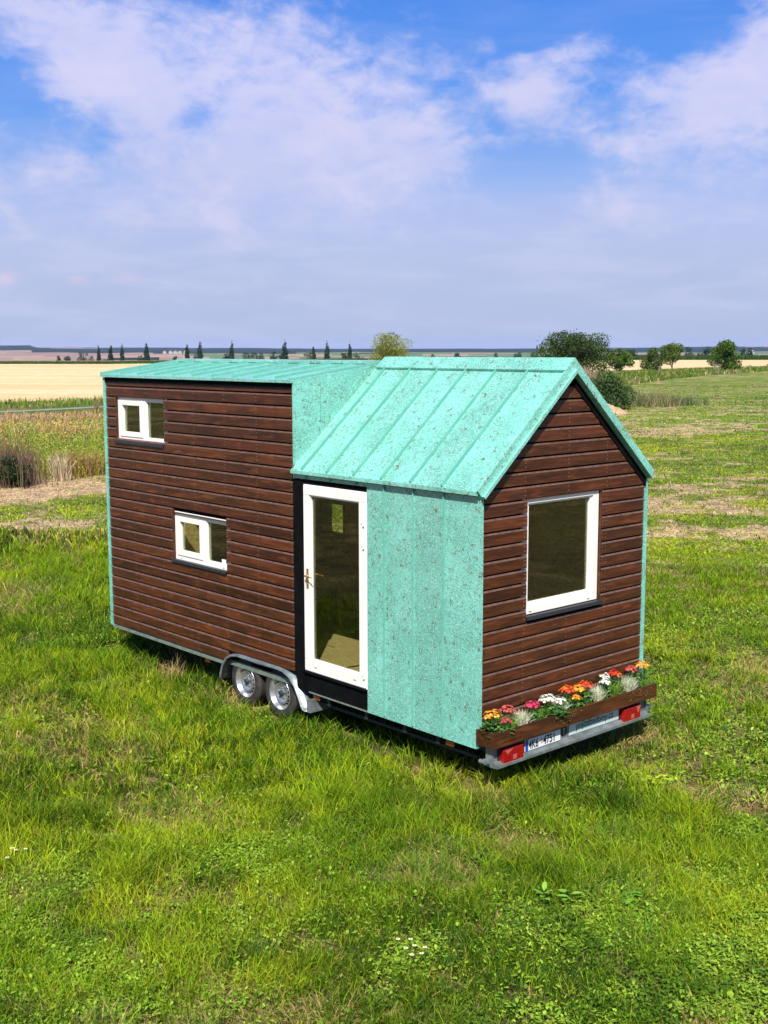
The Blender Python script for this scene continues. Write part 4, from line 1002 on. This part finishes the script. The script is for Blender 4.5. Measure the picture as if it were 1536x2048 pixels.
def vine(x0, x1, label, n=70):
    x = RNG.uniform(x0, x1, n); y = np.full(n, -.243)-RNG.random(n)*.015; z = .645-RNG.random(n)**1.5*.10
    V, Q, C = leaf_cloud(x, y, z, np.full(n, .012), np.full(n, .008), RNG.uniform(-.8, .8, n), jitter(np.array([(.14, .16, .04), (.25, .10, .03), (.08, .14, .04)])[RNG.integers(0, 3, n)], .2))
    e = empty('trailing_vine', ((x0+x1)/2, -.24, .64), label, 'plant', 'potted plants in the flower box'); np_part('leaves', V, Q, C, 'leaf', e)
    st = MB(); st.cur = (.12, .09, .03)
    for k in range(6): xx = random.uniform(x0, x1); st.tube([(xx, -.22, .645), (xx+.02, -.245, .62), (xx+random.uniform(-.06, .06), -.247, .57)], .0018, 4)
    st.build('stems', 'leaf', e)
kal(.20, .70, .040, PNK, 'small pink bloom low between the two leftmost flower heads', 12, -.18)
kal(.98, .735, .045, WHT, 'small low white bloom right of the biggest white flowers', 14, -.17)
kal(1.20, .72, .040, ORG, 'small low orange bloom under the middle flowers', 12, -.19)
kal(1.80, .80, .045, WHT, 'small white bloom standing behind the dense fine green plant', 14, -.07)
vine(1.95, 2.35, 'trailing vine hanging over the right end of the box', 110); vine(.80, 1.12, 'trailing vine hanging over the box near its middle', 60)

# ------------------------------------------------------------------ small plants in the foreground
def daisy(x, y, h, label, grp):
    e = empty('daisy', (x, y, 0), label, 'flower', grp); st = MB(); st.cur = (.10, .2, .03); st.tube([(x, y, 0), (x+.01, y, h)], .002, 4); st.build('stem', 'leaf', e)
    q = MB()
    for k in range(9):
        a = 2*PI*k/9; q.cur = (.86, .85, .78); q.add([(x+.01, y, h), (x+.01+.012*math.cos(a-.3), y+.012*math.sin(a-.3), h+.004), (x+.01+.018*math.cos(a), y+.018*math.sin(a), h+.002), (x+.01+.012*math.cos(a+.3), y+.012*math.sin(a+.3), h+.004)], [(0, 1, 2, 3)])
    q.build('petals', 'petal', e)
    q = MB(); q.cur = (.8, .5, .05); q.tube([(x+.01, y, h+.001), (x+.01, y, h+.008)], .006, 8); q.build('centre', 'petal', e)
for p in ((-2.60, -1.73), (-2.63, -1.84), (-2.66, -1.93), (-2.59, -1.88), (-2.60, -1.96), (-2.55, -1.94), (-2.55, -1.80)): daisy(*p, random.uniform(.13, .17), 'small white daisy in the cluster at the bottom middle of the lawn', 'daisies at the bottom middle')
for p in ((-3.91, 1.38), (-4.01, 1.25), (-3.92, 1.29), (-3.83, 1.31)): daisy(*p, random.uniform(.15, .20), 'small white daisy in the cluster at the left edge of the lawn', 'daisies at the left edge')
def dock(x, y, r, n, cols, label, name='broad_leaf_weed'):
    e = empty(name, (x, y, 0), label, 'weed'); th = RNG.uniform(0, 2*PI, n); q = RNG.random(n)*r*.25
    V, Q, C = leaf_cloud(x+np.cos(th)*q, y+np.sin(th)*q, RNG.uniform(.05, .12, n), r*RNG.uniform(.6, 1., n), r*RNG.uniform(.3, .45, n), RNG.uniform(.2, .9, n), jitter(np.array(cols)[RNG.integers(0, len(cols), n)], .1)); np_part('leaves', V, Q, C, 'leaf', e)
dock(1.33, -1.05, .15, 12, [(.50, .60, .03), (.38, .52, .03)], 'bright yellow green broad-leaved weed in front of the trailer rear')
dock(-1.25, -1.87, .12, 9, [(.22, .42, .05)], 'light green round-leaved weed in the middle of the lawn')
dock(-1.12, -2.02, .11, 9, [(.24, .46, .06)], 'second light green weed just right of the round-leaved one')
dock(-.80, -2.34, .13, 12, [(.16, .36, .04)], 'mid green leafy weed right of the two light green ones')
plume('dry_stalk_tuft', 1.66, -1.84, .24, .05, 40, [(.55, .38, .20), (.45, .30, .15)], .006, 'dry tan stalk tuft at the right side of the lawn', 'dead plant', (.1, .9))
plume('dry_stalk_tuft', -.14, 5.05, .42, .06, 46, [(.50, .34, .17), (.42, .28, .13)], .008, 'tall dry brown stalks growing beside the left plank wall', 'dead plant', (.02, .45))

# ------------------------------------------------------------------ sky, sun, haze
SUN_EL, SUN_AZ = math.radians(46), math.radians(226)         # azimuth clockwise from +Y, pointing to the sun
sun_dir = Vector((math.sin(SUN_AZ)*math.cos(SUN_EL), math.cos(SUN_AZ)*math.cos(SUN_EL), math.sin(SUN_EL)))
sl_ = bpy.data.lights.new('sun', 'SUN'); sl_.energy = 5.; sl_.angle = math.radians(.53); sl_.color = (1., .955, .88)
so = bpy.data.objects.new('sun', sl_); COL.objects.link(so); so.rotation_euler = (-sun_dir).to_track_quat('-Z', 'Y').to_euler(); so.location = (0, 0, 30)
w = bpy.data.worlds.new('World'); scene.world = w; w.use_nodes = True; T = NT(w.node_tree)
bg = w.node_tree.nodes['Background']; bg.inputs['Strength'].default_value = .1
sky = T.n('ShaderNodeTexSky', sky_type='NISHITA'); sky.sun_disc = False; sky.sun_elevation = SUN_EL; sky.sun_rotation = SUN_AZ; sky.altitude = 200; sky.air_density = 1.; sky.dust_density = .6; sky.ozone_density = 2.
tc = T.n('ShaderNodeTexCoord'); sx = T.n('ShaderNodeSeparateXYZ'); T.l(tc.outputs['Generated'], sx.inputs[0]); X_, Y_, Z_ = sx.outputs
el = T.math('ARCSINE', Z_); az = T.math('ARCTAN2', X_, Y_)
# thousandths: U azimuth measured from the field direction, V elevation
U = T.math('MULTIPLY', T.math('SUBTRACT', az, YAW), 2.38); Vv = T.math('MULTIPLY', el, 2.38)
cv = T.n('ShaderNodeCombineXYZ'); T.l(U, cv.inputs[0]); T.l(Vv, cv.inputs[1]); uv = cv.outputs[0]
def blob(u, v, ru, rv, rot, amp):
    c_, s_ = math.cos(rot), math.sin(rot); du = T.math('SUBTRACT', U, u); dv = T.math('SUBTRACT', Vv, v)
    a = T.math('DIVIDE', T.math('ADD', T.math('MULTIPLY', du, c_), T.math('MULTIPLY', dv, s_)), ru)
    b = T.math('DIVIDE', T.math('SUBTRACT', T.math('MULTIPLY', dv, c_), T.math('MULTIPLY', du, s_)), rv)
    d2 = T.math('ADD', T.math('MULTIPLY', a, a), T.math('MULTIPLY', b, b)); return T.math('MULTIPLY', T.math('EXPONENT', T.math('MULTIPLY', d2, -1.)), amp)
def P2(px, py):
    v = fwd+rt2*((px-768)/F_PX)+up2*((1024-py)/F_PX); v.normalize()
    return (math.atan2(v.x, v.y)-YAW)*2.38, math.asin(v.z)*2.38
BL = [(300, 110, 380, 140, -.1, .16), (600, 50, 130, 60, 0, .16), (1500, 240, 200, 150, .2, .20), (900, 40, 90, 60, 0, -.2), (1250, 40, 160, 50, 0, -.22), (1000, 350, 110, 60, .3, -.22), (250, 170, 330, 85, -.55, .60), (560, 240, 300, 120, -.45, .45), (700, 130, 230, 120, -.3, .30), (300, 60, 320, 60, -.2, .22), (860, 310, 110, 50, 0, .40), (800, 180, 90, 110, 0, .26),
      (1145, 100, 70, 30, .2, .62), (1030, 118, 42, 18, 0, .38), (1060, 178, 105, 48, 0, .60), (1090, 250, 80, 45, -.2, .36), (1235, 290, 60, 24, 0, .40), (970, 80, 30, 30, 0, .2),
      (1460, 190, 210, 110, .35, .62), (1420, 400, 260, 70, .1, .42), (1300, 180, 90, 40, 0, .25), (100, 360, 300, 110, 0, .30), (600, 400, 500, 110, 0, .35), (1536, 60, 80, 70, .6, .30),
      (395, 255, 45, 50, .3, -.50), (30, 185, 90, 45, -.4, -.32), (160, 285, 70, 35, 0, -.16), (1090, 380, 170, 70, 0, -.14), (720, 60, 90, 60, 0, -.1)]
cov = None
for px, py, ru, rv, ro, am in BL:
    u_, v_ = P2(px, py); q = blob(u_, v_, ru/1000, rv/1000, ro, am); cov = q if cov is None else T.math('ADD', cov, q)
wv = T.n('ShaderNodeMapping'); T.l(uv, wv.inputs['Vector']); wv.inputs['Scale'].default_value = (1., 1.7, 1); wv.inputs['Rotation'].default_value = (0, 0, .3)
n1 = T.noise(wv.outputs[0], 5.5, 8, .35, .58); n2 = T.noise(wv.outputs[0], 1.9, 4, .2, .5); n3 = T.noise(wv.outputs[0], 22, 5, .4, .6)
nn = T.math('ADD', T.math('MULTIPLY', n1, .5), T.math('ADD', T.math('MULTIPLY', n2, .22), T.math('MULTIPLY', n3, .28)))
dens = T.math('ADD', cov, T.math('MULTIPLY', T.math('SUBTRACT', nn, .5), 2.3))
cl = T.step(dens, .08, .80, 0, .90)
# clear sky colours by elevation
def ramp(pos, stops):
    r = T.n('ShaderNodeValToRGB'); e_ = r.color_ramp.elements
    while len(e_) < len(stops): e_.new(.5)
    for k, (p, c_) in enumerate(stops): e_[k].position = p; e_[k].color = (*c_, 1)
    T.l(pos, r.inputs[0]); return r.outputs[0]
K = .70
def C_(r, g, b_): 
    f = lambda v: ((v/255+.055)/1.055)**2.4 if v > 10 else v/255/12.92
    return (f(r)*K, f(g)*K, f(b_)*K)
clear = ramp(Vv, [(0, C_(172, 183, 220)), (.06, C_(170, 184, 222)), (.20, C_(166, 187, 229)), (.33, C_(128, 170, 234)), (.48, C_(96, 152, 234)), (.70, C_(66, 130, 226)), (1., C_(58, 118, 216))])
cloudc = ramp(Vv, [(0, C_(178, 187, 222)), (.12, C_(180, 189, 226)), (.28, C_(190, 196, 233)), (.5, C_(206, 206, 240)), (1., C_(198, 204, 242))])
light = T.mix(T.step(n1, .45, .68, 0, .55), cloudc, C_(222, 216, 238))
hz = T.step(Vv, .16, .42, .86, 0.)
base = T.mix(hz, clear, ramp(Vv, [(0, C_(176, 188, 218)), (.12, C_(178, 190, 222)), (.30, C_(184, 194, 234)), (1., C_(184, 194, 234))]))
col = T.mix(cl, base, light)
col = T.mix(T.math('MULTIPLY', T.step(n2, .35, .7), .10), col, C_(148, 164, 210))
sv = T.n('ShaderNodeMapping'); T.l(uv, sv.inputs['Vector']); sv.inputs['Scale'].default_value = (1.6, 9., 1); sv.inputs['Rotation'].default_value = (0, 0, -.08)
st_ = T.noise(sv.outputs[0], 2.2, 6, .4, .55)
col = T.mix(T.math('MULTIPLY', T.step(st_, .42, .68), T.step(Vv, .16, .42, .30, .07)), col, C_(208, 208, 236))
for px, py, rx, ry, am in ((10, 557, 20, 14, .75), (156, 559, 19, 8, .6), (262, 556, 26, 8, .38), (60, 600, 24, 7, .2)):
    u_, v_ = P2(px, py); pf = blob(u_, v_, rx/1000, ry/1000, 0, am)
    pf = T.math('MULTIPLY', pf, T.step(n3, .30, .55, .3, 1.)); col = T.mix(pf, col, C_(214, 200, 222))
hi = T.step(el, .42, .75)
vis = T.mix(1., col, (10., 10., 10.), 'MULTIPLY')
bm = [n for n in w.node_tree.nodes if n.type == 'MIX'][-1]; bm.clamp_result = False
fin = T.mix(hi, vis, T.mix(1., sky.outputs[0], (1.0, 1.0, 1.0), 'MULTIPLY'))
T.l(fin, bg.inputs['Color'])

mb = MB(); R_ = 9600; mb.box(CAM[0]-R_, CAM[0]+R_, CAM[1]-R_, CAM[1]+R_, -14, 60)
hm_ = bpy.data.materials.new('haze'); hm_.use_nodes = True; nt = hm_.node_tree; nt.nodes.remove(nt.nodes['Principled BSDF'])
pv = nt.nodes.new('ShaderNodeVolumePrincipled'); pv.inputs['Color'].default_value = (.48, .62, .98, 1); pv.inputs['Density'].default_value = 4.6e-5; pv.inputs['Anisotropy'].default_value = 0
nt.links.new(pv.outputs[0], nt.nodes['Material Output'].inputs['Volume']); M['haze'] = hm_
tag(mb.build('haze', 'haze'), 'thin bluish summer haze over the distant fields', 'haze', kind='stuff')

scene.view_settings.view_transform = 'Standard'; scene.view_settings.look = 'None'; scene.view_settings.exposure = .65; scene.view_settings.gamma = 1
scene.render.engine = 'CYCLES'
cy = scene.cycles; cy.max_bounces = 6; cy.diffuse_bounces = 3; cy.glossy_bounces = 3; cy.transmission_bounces = 4; cy.transparent_max_bounces = 8; cy.volume_bounces = 0
cy.use_denoising = True
cy.sample_clamp_indirect = 6
bpy.context.view_layer.update()
